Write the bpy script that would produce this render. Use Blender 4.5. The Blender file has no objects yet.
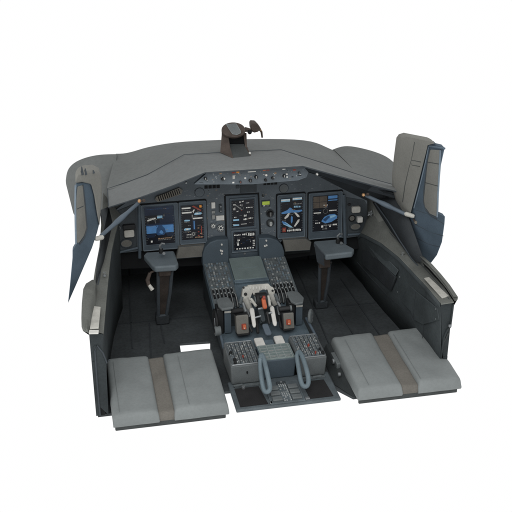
import bpy, bmesh, math, random
from mathutils import Vector as V, noise
random.seed(7)
S = bpy.context.scene
COL = S.collection
# ------------------------------------------------------------------ camera model
FPX = 958.0; TH = math.radians(25.6); PS = math.radians(11.5)
FW = V((math.sin(PS)*math.cos(TH), math.cos(PS)*math.cos(TH), -math.sin(TH)))
RT = V((math.cos(PS), -math.sin(PS), 0)); UP = RT.cross(FW)
def ray(px, py): return FW + RT*((px-256)/FPX) - UP*((py-256)/FPX)
CAM = -ray(289, 407)*4.0
def aty(px, py, y): d = ray(px, py); return CAM + d*((y-CAM.y)/d.y)
def atx(px, py, x): d = ray(px, py); return CAM + d*((x-CAM.x)/d.x)
def atz(px, py, z): d = ray(px, py); return CAM + d*((z-CAM.z)/d.z)
# ------------------------------------------------------------------ materials
def lin(c):
    r = []
    for v in c:
        v = v/255.0
        r.append(v/12.92 if v <= .04045 else ((v+.055)/1.055)**2.4)
    return r
MATS = {}
def mat(name, rgb, rough=.75, amt=.12, sc=14, fine=.10, metal=0, bump=.15, spec=.3, emit=0, streak=None, edge=0):
    m = bpy.data.materials.new(name); m.use_nodes = True
    nt = m.node_tree; N = nt.nodes; L = nt.links
    b = N['Principled BSDF']
    tc = N.new('ShaderNodeTexCoord'); geo = N.new('ShaderNodeNewGeometry')
    src = geo.outputs['Position']
    if streak:
        mp = N.new('ShaderNodeMapping'); mp.inputs['Scale'].default_value = streak
        L.new(src, mp.inputs[0]); src = mp.outputs[0]
    n1 = N.new('ShaderNodeTexNoise'); n1.inputs['Scale'].default_value = sc; n1.inputs['Detail'].default_value = 5
    n2 = N.new('ShaderNodeTexNoise'); n2.inputs['Scale'].default_value = sc*14; n2.inputs['Detail'].default_value = 3
    L.new(src, n1.inputs['Vector']); L.new(src, n2.inputs['Vector'])
    def rng(nd, a):
        r = N.new('ShaderNodeMapRange'); r.inputs['From Min'].default_value = .3; r.inputs['From Max'].default_value = .7
        r.inputs['To Min'].default_value = 1-a; r.inputs['To Max'].default_value = 1+a
        L.new(nd.outputs['Fac'], r.inputs['Value']); return r
    r1 = rng(n1, amt); r2 = rng(n2, fine)
    mu = N.new('ShaderNodeMath'); mu.operation = 'MULTIPLY'
    L.new(r1.outputs[0], mu.inputs[0]); L.new(r2.outputs[0], mu.inputs[1])
    if edge:   # paler worn edges
        bv = N.new('ShaderNodeBevel'); bv.samples = 6; bv.inputs['Radius'].default_value = .0045
        dt = N.new('ShaderNodeVectorMath'); dt.operation = 'DOT_PRODUCT'
        L.new(bv.outputs[0], dt.inputs[0]); L.new(geo.outputs['Normal'], dt.inputs[1])
        er = N.new('ShaderNodeMapRange'); er.inputs['From Min'].default_value = .995; er.inputs['From Max'].default_value = .90
        er.inputs['To Min'].default_value = 0; er.inputs['To Max'].default_value = edge
        L.new(dt.outputs['Value'], er.inputs['Value'])
        e2 = N.new('ShaderNodeMath'); e2.operation = 'MULTIPLY'; L.new(er.outputs[0], e2.inputs[0]); L.new(n1.outputs['Fac'], e2.inputs[1])
        e3 = N.new('ShaderNodeMath'); e3.operation = 'ADD'; e3.inputs[1].default_value = 1; L.new(e2.outputs[0], e3.inputs[0])
        m3 = N.new('ShaderNodeMath'); m3.operation = 'MULTIPLY'; L.new(mu.outputs[0], m3.inputs[0]); L.new(e3.outputs[0], m3.inputs[1]); mu = m3
    vm = N.new('ShaderNodeVectorMath'); vm.operation = 'SCALE'; vm.inputs[0].default_value = lin(rgb)
    L.new(mu.outputs[0], vm.inputs['Scale']); L.new(vm.outputs[0], b.inputs['Base Color'])
    b.inputs['Roughness'].default_value = rough; b.inputs['Metallic'].default_value = metal
    b.inputs['Specular IOR Level'].default_value = spec
    if bump:
        bp = N.new('ShaderNodeBump'); bp.inputs['Strength'].default_value = bump; bp.inputs['Distance'].default_value = .002
        L.new(n2.outputs['Fac'], bp.inputs['Height']); L.new(bp.outputs[0], b.inputs['Normal'])
    if emit:
        L.new(vm.outputs[0], b.inputs['Emission Color']); b.inputs['Emission Strength'].default_value = emit
    MATS[name] = m; return m
mat('seat_leather', (124,129,129), .62, .09, 6, .04, bump=.35)
mat('seat_strap', (110,107,101), .85, .08, 10, .10, bump=.4)
mat('seat_base', (62,66,66), .7)
mat('dark_trim', (46,50,51), .8)  # plain dark grey of the seat's side skirt and the lower beams
mat('shroud', (103,106,105), .8, .08, 4, .06, bump=.35)
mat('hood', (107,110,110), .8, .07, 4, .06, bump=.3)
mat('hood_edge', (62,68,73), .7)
mat('panel', (86,94,100), .6, .14, 12, .08, edge=1.2)
mat('panel_dark', (58,64,68), .65, .2, 14, .12)
mat('bezel', (71,81,89), .5, .10, 16, .08, edge=1.6)
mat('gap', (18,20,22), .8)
mat('screen', (20,23,31), .35, .25, 20, .2, bump=0)
mat('navy', (28,40,60), .4, .2, 20, .15, bump=0)
mat('blue', (70,114,160), .5, .15, 30, .12, bump=0, emit=.25)
mat('cyan', (128,168,192), .5, .1, 30, .1, bump=0, emit=.2)
mat('glyph', (205,205,200), .6, .2, 60, .2, bump=0, emit=.1)
mat('glyph_dim', (130,132,130), .6, .25, 60, .2, bump=0)
mat('tan', (150,125,100), .6, .2, 60, .2, bump=0)
mat('brownish', (88,80,72), .6, .2, 30, .15, bump=0)
mat('red', (140,64,54), .5, .2, 40, .1, bump=0)
mat('orange', (178,94,62), .45, .15, 50, .1)
mat('amber', (230,150,60), .5, .15, 50, .1, bump=0)
mat('lime', (160,180,72), .5, .1, 50, .1, bump=0, emit=.25)
mat('white', (204,203,198), .5, .12, 30, .08)
mat('offwhite', (178,177,170), .6, .16, 25, .12)
mat('console', (84,97,105), .6, .22, 18, .14, edge=2.0)
mat('console_top', (104,116,115), .55, .12, 12, .08, edge=1.2)
mat('console_side', (52,58,61), .8, .25, 12, .15, edge=1.2)
mat('keys', (150,153,152), .6, .3, 70, .25)
mat('keybed', (84,90,92), .7, .25, 30, .2)
mat('lobe', (69,80,88), .65, .08, 12, .06, edge=1.2)
mat('graybox', (95,100,101), .65, .12, 14, .1, edge=1.6)
mat('steel', (128,132,134), .35, .15, 20, .1, metal=.5)
mat('taupe', (101,100,95), .75, .12, 16, .1, edge=1.0)
mat('taupe2', (125,120,110), .75, .12, 16, .1)
mat('knob', (34,35,36), .5)
mat('brown', (66,58,53), .7, .25, 25, .2, edge=1.0)
mat('sidewall', (62,68,70), .75, .26, 6, .12, edge=0.9)
mat('sidewall2', (50,56,58), .8, .2, 8, .12)
mat('ledge', (98,100,96), .7, .14, 10, .1, edge=0.9)
mat('floor', (58,62,64), .8, .34, 5, .15)
mat('foot', (48,52,55), .85, .25, 9, .15)
mat('winblue', (78,92,104), .6, .14, 12, .08, edge=1.0)
mat('winedge', (112,126,138), .5, .12, 14, .08)
mat('wingray', (122,122,117), .8, .08, 8, .06, bump=.3)
mat('tube', (84,95,105), .5, .12, 14, .08)
mat('handle', (102,116,123), .5, .12, 14, .08)
mat('rubber', (34,34,35), .8, .15, 16, .15)
mat('jamb', (50,54,57), .75, .15, 12, .1)
mat('cheek', (112,118,118), .75, .15, 10, .1)
mat('plate', (82,90,94), .6, .2, 18, .12, edge=1.5)
mat('midblue', (44,76,114), .4, .25, 40, .15, bump=0)
mat('web', (52,46,42), .7, .3, 20, .2)
mat('seam', (110,115,115), .7)
mat('brass', (190,150,110), .35, .1, 20, .1, metal=.5)
# ------------------------------------------------------------------ mesh builder
class MB:
    def __init__(s): s.v = []; s.f = []; s.m = []; s.ms = []; s.ch = []
    def mi(s, m):
        if m not in s.ms: s.ms.append(m)
        return s.ms.index(m)
    def add(s, vs, fs, m):
        k = len(s.v); s.ch.append(k); s.v += [V(p) for p in vs]; i = s.mi(m)
        for f in fs: s.f.append([k+a for a in f]); s.m.append(i)
        return s
    def hexa(s, a, m):   # a: 8 points, 0-3 bottom loop, 4-7 top loop
        return s.add(a, [(3,2,1,0),(4,5,6,7),(0,1,5,4),(1,2,6,5),(2,3,7,6),(3,0,4,7)], m)
    def box(s, x0, x1, y0, y1, z0, z1, m):
        return s.hexa([(x0,y0,z0),(x1,y0,z0),(x1,y1,z0),(x0,y1,z0),(x0,y0,z1),(x1,y0,z1),(x1,y1,z1),(x0,y1,z1)], m)
    def prism(s, pts, off, m, m2=None):
        n = len(pts); pts = [V(p) for p in pts]; off = V(off)
        vs = pts+[p+off for p in pts]
        s.add(vs, [list(range(n))[::-1]] , m2 or m)
        k = len(s.v)-2*n
        i = s.mi(m)
        s.f.append([k+n+a for a in range(n)]); s.m.append(i)
        for a in range(n):
            b = (a+1) % n
            s.f.append([k+a, k+b, k+n+b, k+n+a]); s.m.append(i)
        return s
    def cyl(s, c, ax, r, h, m, r2=None, seg=20, cap=None):
        c = V(c); ax = V(ax).normalized(); r2 = r if r2 is None else r2
        t = ax.orthogonal().normalized(); w = ax.cross(t)
        vs = []
        for rr, hh in ((r, 0), (r2, h)):
            vs += [c+ax*hh+(t*math.cos(2*math.pi*i/seg)+w*math.sin(2*math.pi*i/seg))*rr for i in range(seg)]
        fs = [[i, (i+1) % seg, seg+(i+1) % seg, seg+i] for i in range(seg)]
        s.add(vs, fs+[list(range(seg))[::-1]], m)
        k = len(s.v)-2*seg
        s.f.append([k+seg+i for i in range(seg)]); s.m.append(s.mi(cap or m))
        return s
    def tube(s, path, r, m, seg=12, closed=False):
        P = [V(p) for p in path]; n = len(P)
        rs = r if isinstance(r, (list, tuple)) else [r]*n
        vs = []; prev = None
        for i in range(n):
            if closed: d = (P[(i+1) % n]-P[i-1])
            else: d = P[min(i+1, n-1)]-P[max(i-1, 0)]
            d.normalize()
            t = (prev - d*prev.dot(d)) if prev else d.orthogonal()
            t.normalize(); prev = t; w = d.cross(t)
            vs += [P[i]+(t*math.cos(2*math.pi*j/seg)+w*math.sin(2*math.pi*j/seg))*rs[i] for j in range(seg)]
        fs = []
        for i in range(n if closed else n-1):
            a = i*seg; b = ((i+1) % n)*seg
            fs += [[a+j, a+(j+1) % seg, b+(j+1) % seg, b+j] for j in range(seg)]
        if not closed: fs += [list(range(seg))[::-1], [(n-1)*seg+j for j in range(seg)]]
        return s.add(vs, fs, m)
    def ring(s, c, ax, R, r, m, seg=24):
        c = V(c); ax = V(ax).normalized(); t = ax.orthogonal().normalized(); w = ax.cross(t)
        return s.tube([c+(t*math.cos(2*math.pi*i/seg)+w*math.sin(2*math.pi*i/seg))*R for i in range(seg)], r, m, 8, True)
    def grid(s, rows, m, thick=None):
        n = len(rows[0]); vs = [p for r in rows for p in r]
        fs = [[i*n+j, i*n+j+1, (i+1)*n+j+1, (i+1)*n+j] for i in range(len(rows)-1) for j in range(n-1)]
        return s.add(vs, fs, m)
    def each(s, name, parent=None, **kw):
        # one object for every primitive collected here
        st = s.ch+[len(s.v)]; out = []
        for a, b in zip(st[:-1], st[1:]):
            q = MB(); q.v = s.v[a:b]
            for f, i in zip(s.f, s.m):
                if a <= f[0] < b: q.f.append([x-a for x in f]); q.m.append(q.mi(s.ms[i]))
            out.append(q.build(name, parent, **kw))
        return out
    def build(s, name, parent=None, bevel=0, sub=0, solid=0, seg=2, ang=35):
        me = bpy.data.meshes.new(name); me.from_pydata(s.v, [], s.f)
        for m in s.ms: me.materials.append(MATS[m])
        for p, i in zip(me.polygons, s.m): p.material_index = i
        bm = bmesh.new(); bm.from_mesh(me)
        bmesh.ops.recalc_face_normals(bm, faces=bm.faces)
        for f in bm.faces: f.smooth = True
        for e in bm.edges:
            if len(e.link_faces) == 2 and e.calc_face_angle(0) > math.radians(ang): e.smooth = False
        bm.to_mesh(me); bm.free()
        o = bpy.data.objects.new(name, me); COL.objects.link(o)
        if parent: o.parent = parent; o.matrix_parent_inverse = parent.matrix_basis.inverted()
        if solid:
            d = o.modifiers.new('s', 'SOLIDIFY'); d.thickness = solid; d.offset = -1
        if bevel:
            d = o.modifiers.new('b', 'BEVEL'); d.width = bevel; d.segments = seg; d.limit_method = 'ANGLE'; d.angle_limit = math.radians(32)
        if sub:
            d = o.modifiers.new('u', 'SUBSURF'); d.levels = sub; d.render_levels = sub
        return o
def thing(name, label, cat, loc=(0,0,0), group=None):
    o = bpy.data.objects.new(name, None); COL.objects.link(o); o.location = loc; o.empty_display_size = .05
    o['label'] = label; o['category'] = cat
    o['kind'] = 'thing'
    if group: o['group'] = group
    return o
def tag(o, label, cat, group=None):
    o['label'] = label; o['category'] = cat
    if group: o['group'] = group
    return o
class Plane:
    """local frame on a flat face: u right, v up, n out"""
    def __init__(s, o, u, v):
        s.o = V(o); s.u = V(u).normalized(); s.v = V(v).normalized(); s.n = s.u.cross(s.v).normalized()
    def uv(s, px, py):
        d = ray(px, py); t = (s.o-CAM).dot(s.n)/d.dot(s.n); q = CAM+d*t-s.o
        return q.dot(s.u), q.dot(s.v)
    def p(s, u, v, n=0): return s.o+s.u*u+s.v*v+s.n*n
    def at(s, px, py, n=0): u, v = s.uv(px, py); return s.p(u, v, n)
    def rect(s, x0, y0, x1, y1):
        cx, cy = (x0+x1)/2, (y0+y1)/2
        return s.uv(x0, cy)[0], s.uv(x1, cy)[0], s.uv(cx, y1)[1], s.uv(cx, y0)[1]
    def bx(s, mb, u0, u1, v0, v1, n0, n1, m):
        return mb.hexa([s.p(u0,v0,n0), s.p(u1,v0,n0), s.p(u1,v1,n0), s.p(u0,v1,n0), s.p(u0,v0,n1), s.p(u1,v0,n1), s.p(u1,v1,n1), s.p(u0,v1,n1)], m)
    def rbx(s, mb, u0, u1, v0, v1, n0, n1, r, m, k=4):  # rounded rectangle slab
        pts = []
        for cx, cy, a0 in ((u1-r, v1-r, 0), (u0+r, v1-r, 90), (u0+r, v0+r, 180), (u1-r, v0+r, 270)):
            for i in range(k+1):
                a = math.radians(a0+90*i/k); pts.append(s.p(cx+r*math.cos(a), cy+r*math.sin(a), n0))
        return mb.prism(pts, s.n*(n1-n0), m)
    def rframe(s, mb, u0, u1, v0, v1, w, n0, n1, m, r=.008):
        def loop(d, n, rr):
            out = []
            for cx, cy, a0 in ((u1-d-rr, v1-d-rr, 0), (u0+d+rr, v1-d-rr, 90), (u0+d+rr, v0+d+rr, 180), (u1-d-rr, v0+d+rr, 270)):
                for i in range(5):
                    a = math.radians(a0+22.5*i); out.append(s.p(cx+rr*math.cos(a), cy+rr*math.sin(a), n))
            return out
        ls = [loop(0, n0, r), loop(0, n1-.002, r), loop(.002, n1, r), loop(w-.002, n1, r*.5), loop(w, n1-.003, r*.4), loop(w, n0, r*.4)]
        k = len(ls[0]); vs = [p for l in ls for p in l]; fs = []
        for i in range(len(ls)-1):
            fs += [[i*k+j, i*k+(j+1) % k, (i+1)*k+(j+1) % k, (i+1)*k+j] for j in range(k)]
        return mb.add(vs, fs, m)
X, Y, Z = V((1,0,0)), V((0,1,0)), V((0,0,1))

# ================================================================== FLOOR (setting)
fl = MB()
poly = [(-.785,.105),(-.672,.105),(-.672,.33),(-.395,.33),(-.381,.607),(-.238,.598),(-.27,.40),(-.27,.32),(-.262,.17),(-.20,.17),(-.20,.20),(.20,.20),(.20,.10),(.232,.10),(.285,.02),(.30,.02),(.30,.30),(.70,.30),(.70,.14),(.755,.14),(.70,1.40),(-.66,1.40)]
fl.prism([(x,y,-.014) for x,y in poly], (0,0,.012), 'floor')
g = fl
for x0,y0,x1,y1 in ((-.60,.60,-.56,1.3),(-.53,.42,-.5,.82),(-.45,.62,-.44,1.2),(.30,.45,.34,1.25),(.44,.42,.42,1.2),(.56,.4,.54,1.1)):
    d = V((x1-x0,y1-y0,0)).normalized(); w = V((-d.y,d.x,0))*.003
    a = V((x0,y0,-.002)); b = V((x1,y1,-.002)); g.prism([a-w,b-w,b+w,a+w], (0,0,.004), 'foot')
for x0,x1,y in ((-.65,-.24,.84),(.25,.65,.80)): g.box(x0,x1,y,y+.005,-.002,.002,'foot')
o = fl.build('floor'); o['kind'] = 'structure'
# front bulkhead of both footwells
b = MB()
b.box(-.68,.70,1.36,1.39,0,.42,'foot')
for x in (-.55,-.43,-.30,.30,.43,.55): b.box(x-.004,x+.004,1.352,1.36,.0,.36,'gap')
o = b.build('footwell_wall', bevel=.002); o['kind'] = 'structure'

# ================================================================== SEATS
def puff(mb, x0, x1, y0, y1, zb, ztop, m, r=.017, nx=22, ny=22, sd=0, crown=.005):
    """closed upholstered block: soft edges, crowned top, ztop(y) gives its height"""
    rows = []
    def prof(t):    # 0..1 across -> inset amount and drop
        return t
    U = [0,.012,.035,.07,.12]+[.12+.76*i/(nx-1) for i in range(1,nx-1)]+[.88,.93,.965,.988,1]
    W = U[:]
    top = []
    for b_ in W:
        row = []
        for a in U:
            x = x0+(x1-x0)*a; y = y0+(y1-y0)*b_
            dx = min(x-x0, x1-x); dy = min(y-y0, y1-y)
            def rd(d): 
                if d >= r: return 0
                q = 1-d/r; return r*(1-math.sqrt(max(0,1-q*q)))
            z = ztop(y) - rd(dx) - rd(dy)*.9 + crown*math.sin(math.pi*a)**.6*math.sin(math.pi*b_)**.6
            z += .0050*noise.noise(V((x*8+sd, y*7, 1)))+.0022*noise.noise(V((x*26+sd, y*14, 3)))
            row.append(V((x,y,z)))
        top.append(row)
    n = len(U); k = len(mb.v)
    mb.grid(top, m)
    # skirts
    i = mb.mi(m)
    edge = [(0,j) for j in range(n)]+[(j,n-1) for j in range(1,n)]+[(n-1,j) for j in range(n-2,-1,-1)]+[(j,0) for j in range(n-2,0,-1)]
    kk = len(mb.v)
    c = V(((x0+x1)/2,(y0+y1)/2,0))
    for lev in (1,2,3):
        for (a,b_) in edge:
            p = top[a][b_]; t = lev/3
            q = V((p.x,p.y,p.z+(zb-p.z)*t)); d = V((q.x-c.x,q.y-c.y,0)).normalized()
            q += d*(.004*math.sin(math.pi*t)+.0015*noise.noise(V((q.x*30,q.y*30,q.z*60))))
            mb.v.append(q)
    e = len(edge)
    top_idx = [k+a*n+b_ for (a,b_) in edge]
    lv = [top_idx]+[[kk+l*e+j for j in range(e)] for l in range(3)]
    for l in range(3):
        for j in range(e):
            jj = (j+1) % e
            mb.f.append([lv[l][j], lv[l][jj], lv[l+1][jj], lv[l+1][j]]); mb.m.append(i)
    mb.f.append(lv[3][::-1]); mb.m.append(i)
def seat(label, x0, s0, s1, x1, sgn, sd):
    t = thing('pilot_seat', label, 'seat', ((x0+x1)/2, .2, 0), 'pilot seats')
    zt = lambda y: .078+.016*(y+.02)/.42
    for a, b_, n_ in ((x0,s0,0),(s1,x1,1)):
        m = MB(); puff(m, a, b_, -.02, .405, .026, zt, 'seat_leather', sd=sd+n_*5); m.build('cushion', t, ang=60)
    m = MB(); puff(m, s0-.004, s1+.004, -.012, .397, .026, lambda y: zt(y)-.014, 'seat_strap', r=.010, sd=sd+9, crown=.001)
    m.build('strap', t, ang=60)
    m = MB(); m.prism([(x0+.012,.0,0),(x1-.014,.0,0),(x1-.014,.40,0),(x0+.012,.40,0)], (0,0,.028), 'seat_base')
    m.prism([(x0+.006,-.012,.002),(x1-.010,-.012,.002),(x1-.010,.0,.002),(x0+.006,.0,.002)], (0,0,.026), 'seat_base')
    m.build('seat_base', t, bevel=.004)
    # seams on the cushions
    m = MB()
    for xx in ((x0+.028, s1+.062) if sgn < 0 else (s1+.014, x0+.05)):
        m.tube([(xx,y,zt(y)+.0070) for y in [i*.04 for i in range(0,10)]], 0.0009, 'seam', 6)
    m.each('piping', t)
    return t
seat_dy = 0
s1 = seat('grey leather seat cushion left of the centre console with a brown strap', -.728, -.545, -.482, -.262, -1, 0)
s2 = seat('grey leather seat cushion right of the centre console below the right side wall', .284, .476, .549, .738, 1, 40)
# sloped side skirt and fitting on the right seat, next to the console
s1.location.y -= .018; s2.location.y -= .03
m = MB(); m.hexa([(.232,.12,.0),(.30,-.012,.0),(.30,.38,.0),(.238,.38,.0),(.262,.14,.022),(.30,.0,.026),(.30,.38,.06),(.262,.38,.05)], 'dark_trim'); m.build('side_skirt', s2, bevel=.002)
m = MB(); m.box(.262,.28,.20,.30,.03,.055,'graybox'); m.cyl((.262,.24,.045),-X,.012,.01,'steel'); m.cyl((.262,.14,.04),-X,.009,.012,'steel'); m.each('adjuster', s2, bevel=.002)

# ================================================================== SIDE WALLS
def wall(name, label, st, cat='wall'):
    """st: stations (y, inner x bottom, inner x top, z inner, outer x, z outer, zfloor)"""
    t = thing('side_wall', label, cat, (st[0][4], st[0][0], 0))
    sg = 1 if st[0][4] > 0 else -1
    m = MB(); rows = []
    for (y, xb, xi, zi, xo, zo) in st:
        rows.append([V((xb,y,0)), V((xb+(xi-xb)*.3,y,zi*.35)), V((xi,y,zi-.022)), V((xi-sg*.006,y,zi-.016)), V((xi-sg*.006,y,zi-.002))])
    m.grid(rows, 'sidewall')
    m.build('inner_panel', t, solid=.006*sg, bevel=0)
    m = MB(); rows = []
    for (y, xb, xi, zi, xo, zo) in st:
        rows.append([V((xi-sg*.007,y,zi-.012)), V((xi-sg*.007,y,zi)), V((xi+(xo-xi)*.25,y,zi+(zo-zi)*.25+.004)), V((xi+(xo-xi)*.8,y,zi+(zo-zi)*.8+.004)), V((xo,y,zo)), V((xo+sg*.002,y,zo-.03))])
    m.grid(rows, 'ledge'); m.build('ledge', t)
    m = MB(); rows = []
    for (y, xb, xi, zi, xo, zo) in st: rows.append([V((xo,y,zo-.03)), V((xo,y,0))])
    m.grid(rows, 'sidewall2')
    y, xb, xi, zi, xo, zo = st[0]
    y -= .003; zc = .26 if sg < 0 else .10; m.prism([(xb,y,zc),(xo,y,zc),(xo,y,zo-.002),(xi-sg*.006,y,zi-.002)], (0,.006,0), 'sidewall2'); m.prism([(xb,y,0),(xo-sg*.02,y,0),(xo-sg*.02,y,zc),(xb,y,zc)], (0,.006,0), 'gap'); m.prism([(xo-sg*.02,y-.002,0),(xo,y-.002,0),(xo,y-.002,zc),(xo-sg*.02,y-.002,zc)], (0,.008,0), 'sidewall2')  # lower near-black plate paints the darkness of the hollow wall interior
    m.build('outer_skin', t)
    return t
L_st = []
for y,px,py,xo,zo in ((.10,101.5,334,-.792,.400),(.25,103.5,312,-.785,.402),(.42,105.5,290,-.765,.408),(.58,107.5,270,-.742,.43),(.72,110,250,-.712,.475),(.86,114,232,-.69,.545),(1.0,119,215,-.67,.61)):
    p = aty(px,py,y); L_st.append((y,p.x-.012,p.x,p.z,xo,zo))
L_st.append((1.38,-.64,-.60,.50,-.66,.52))
wl = wall('l', 'dark side wall at the left of the cockpit with a grey ledge on top', L_st)
R_st = [(.10,.71,.682,.368,.73,.374),(.25,.70,.685,.362,.745,.37),(.42,.685,.68,.355,.745,.368),(.58,.67,.665,.36,.73,.372),(.72,.655,.625,.372,.70,.40),(.86,.645,.605,.348,.668,.44),(.95,.64,.60,.325,.655,.45),(1.02,.64,.61,.28,.65,.40),(1.38,.60,.59,.22,.64,.30)]
wr = wall('r', 'dark side wall at the right of the cockpit with a map pocket and grey ledge', R_st)
# white plates lying in the ledges, rear brackets, screws
m = MB(); q = [atz(*p, .409) for p in ((90,329.5),(98.7,329),(100.8,308),(92.8,307))]; m.prism(q, (0,0,.006), 'offwhite')
q = [atz(*p, .405) for p in ((88.8,334.5),(98.5,334.3),(99,331),(89.3,331))]; m.prism(q, (0,0,.006), 'white'); m.each('ledge_plate', wl, bevel=.002)
m = MB(); q = [atz(*p, .372) for p in ((424,279),(429,278),(449,297),(442,299))]; m.prism(q, (0,0,.006), 'offwhite')
q = [atz(*p, .374) for p in ((440,301.5),(452,299.5),(454,303),(441,305))]; m.prism(q, (0,0,.004), 'ledge'); m.each('ledge_plate', wr, bevel=.002)
for w_, ps in ((wl, [(104.5,275.5,.435),(109,293,.40)]), (wr, [(402.5,255.5,.362),(402,253,.368)])):
    m = MB()
    for px,py,z in ps[:1]: c = atz(px,py,z)+Z*.006; m.cyl(c-Z*.008, Z, .008, .016, 'steel', r2=.006); m.ring(c+Z*.006, Z, .009, .002, 'ledge')
    m.build('screw', w_)
# left: outer bulged arm box, rear flange; right: outer flap
m = MB(); rows = []
for px, w_ in ((0,0),):
    pass
rows = []
for y,l,r_ in ((.46,(91,281.5),(95.5,281)),(.43,(86,283.5),(95.5,284)),(.36,(83.2,289),(94.5,293)),(.25,(81.8,303),(92,309)),(.15,(81.3,318),(89.5,321)),(.10,(81.6,327),(87.8,331)),(.09,(83,331),(87.2,332.5))):
    A = aty(*l, y); B = aty(*r_, y-.03 if y > .12 else y); n_ = V((0,.0,1))
    dz = .07 if y > .12 else .012
    rows.append([A+V((.022,.0,-dz)), A+V((.004,.0,-dz*.3)), A, A.lerp(B,.3)+V((0,0,.008)), A.lerp(B,.7)+V((0,0,.006)), B, B+V((.006,.0,-dz))])
m = MB(); m.grid(rows, 'ledge'); k = len(m.v)-7; m.f.append([k+i for i in range(7)]); m.m.append(0); m.f.append(list(range(7))); m.m.append(0); m.build('arm_box', wl, ang=60)
for w_, st in ((wl,L_st),(wr,R_st)):
    m = MB(); m.tube([V((xi+(xo-xi)*.72,y,zi+(zo-zi)*.72+.0045)) for (y,xb,xi,zi,xo,zo) in st[:6]], .0013, 'hood_edge', 6); m.build('ledge_seam', w_)
m = MB(); rows = []
for px,py,y in ((424,257,.42),(432,264,.34),(441,274,.26),(450,285,.18),(458,297,.10)):
    a = aty(px,py,y); rows.append([a+V((-.020,0,.006)), a+V((-.006,0,.004)), a, a+V((.0,0,-.012)), a+V((-.012,0,-.02))])
m.grid(rows, 'ledge'); m.build('outer_flap', wr, solid=.003)
m = MB(); m.grid([[V((.725,y,.352)), V((.742,y,.348)), aty(px,py,y)+V((.004,0,-.016))] for px,py,y in ((421,257,.44),(432,264,.34),(441,274,.26),(450,285,.18),(457,296,.105))], 'gap'); m.build('ledge_gap_shade', wr)  # near-black sheet painting in the dark of the slot beside the flap
m = MB(); m.prism([(-.786,.098,.06),(-.742,.098,.0),(-.735,.098,.24),(-.748,.098,.30),(-.77,.098,.335),(-.78,.098,.33)], (0,-.004,0), 'sidewall2')
m.tube([(-.776,.094,.0),(-.777,.092,.16),(-.775,.092,.31),(-.765,.092,.335),(-.745,.092,.30),(-.732,.093,.25),(-.722,.10,.26)], .0035, 'hood_edge', 8); m.each('rear_bracket', wl)
m = MB(); m.tube([(.70,.095,.10),(.705,.094,.20),(.715,.092,.235),(.728,.092,.25),(.732,.094,.36)], .004, 'sidewall2', 8)
m.tube([atx(a,b_,.693) for a,b_ in ((400,331),(414,327.5),(426,327.5),(437,323))]+[V((.706,.094,.17)),V((.722,.092,.22))], .0035, 'seat_base', 8)
m.cyl((.722,.088,.26),-Y,.007,.006,'steel'); m.each('rear_bracket', wr)
# inner relief of the right wall: map pocket, seams, panel edges
m = MB()
def wq(px,py,x): return atx(px,py,x)
pk = [wq(*p) for p in ((357,264,.655),(363,262,.655),(392,290,.66),(388,296,.66))]
m.prism([wq(362,250,.600),wq(368,250,.606),wq(395,277,.642),wq(390,291,.640),wq(374,276,.622),wq(362,265,.602)], (.012,0,0), 'foot')
m.build('map_pocket', wr, bevel=.004)
for pts, th in (([(396,272,.678),(417,291,.682),(438,308,.684),(440,320,.688),(424,324.5,.69),(415,320,.682),(412,312,.678),(392,291,.672)], .005), ([(369,246,.610),(382,253,.635),(399,270,.66),(396,276,.652),(380,261,.625)], .004)):
    m = MB(); m.prism([atx(a,b_,x-.004) for a,b_,x in pts], (-th,0,0), 'sidewall'); m.build('trim_panel', wr, bevel=.003)
m = MB()
for pts, x in (([(357,262,.59),(372,279,.615),(389,297,.637),(410,314,.66),(414,322,.665)],0),([(416,292,.673),(414.5,306,.672),(413.5,318,.67)],0)):
    m.tube([atx(*p) for p in pts], .0016, 'foot', 6)
m.each('panel_seam', wr)
m = MB()
for px,py,x in ((400,277,.668),(436,309,.682),(436,319,.684),(398,292,.672),(420,322,.69)): m.cyl(atx(px,py,x-.008),-X,.003,.003,'graybox')
m.each('wall_screw', wr)
m = MB()
for pts in ([(.415,.0),(.415,.34)],[(.25,.0),(.25,.33)]):
    pass
for y in (.27,.50):
    pts = [V((xi-.009,y,zi-.03)) for (yy,xb,xi,zi,xo,zo) in R_st if abs(yy-y) < .1][:1]
    if pts: p = pts[0]; m.tube([p, V((p.x+.004,y,.18)), V((p.x+.004,y,.02))],.0012,'foot',6)
m.each('wall_joint', wr)

# ================================================================== WINDSHIELD SHROUD (the big grey upper hull)
def shroud_sheet(mb, front, rear, yf, yr, rows=7, bulge=.02, m='shroud', drop=.25, e0=.4, dr=None):
    cols = []
    n = len(front)
    F_ = [aty(*p, yf[i] if isinstance(yf,(list,tuple)) else yf) for i,p in enumerate(front)]
    R_ = [aty(*p, yr[i] if isinstance(yr,(list,tuple)) else yr) for i,p in enumerate(rear)]
    out = []
    for k in range(rows+1):
        t = k/rows; out.append([F_[i].lerp(R_[i], t)+Z*bulge*math.sin(math.pi*t)*(e0+(1-e0)*math.sin(math.pi*i/(n-1))) for i in range(n)])
    for d, e in ((.02,.012),(.05,.06),(.07,.16),(.08,drop)): out.append([p+V((0,d,-e*(dr[i] if dr else 1))) for i,p in enumerate(R_)])
    mb.grid(out, m)
sh = thing('windshield_shroud', 'broad grey moulded shroud arching behind and above the instrument panel', 'shroud', (0,1.3,.6))
m = MB()
shroud_sheet(m, [(106,191),(118,187),(128,184),(138,180),(147,176),(165,166),(184,156),(207,154),(230,153),(256,152),(281,151),(303,158),(330,168),(345,173),(362,178)],
             [(116,153),(123,153),(131,151.5),(139,149),(147,146.5),(165,143),(184,141),(207,140),(230,139),(256,138.5),(285,138.5),(305,139.5),(317,142),(325,146),(334,150)], [.98]*11+[.96,.93,.9,.88], 1.34, bulge=.004)
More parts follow.
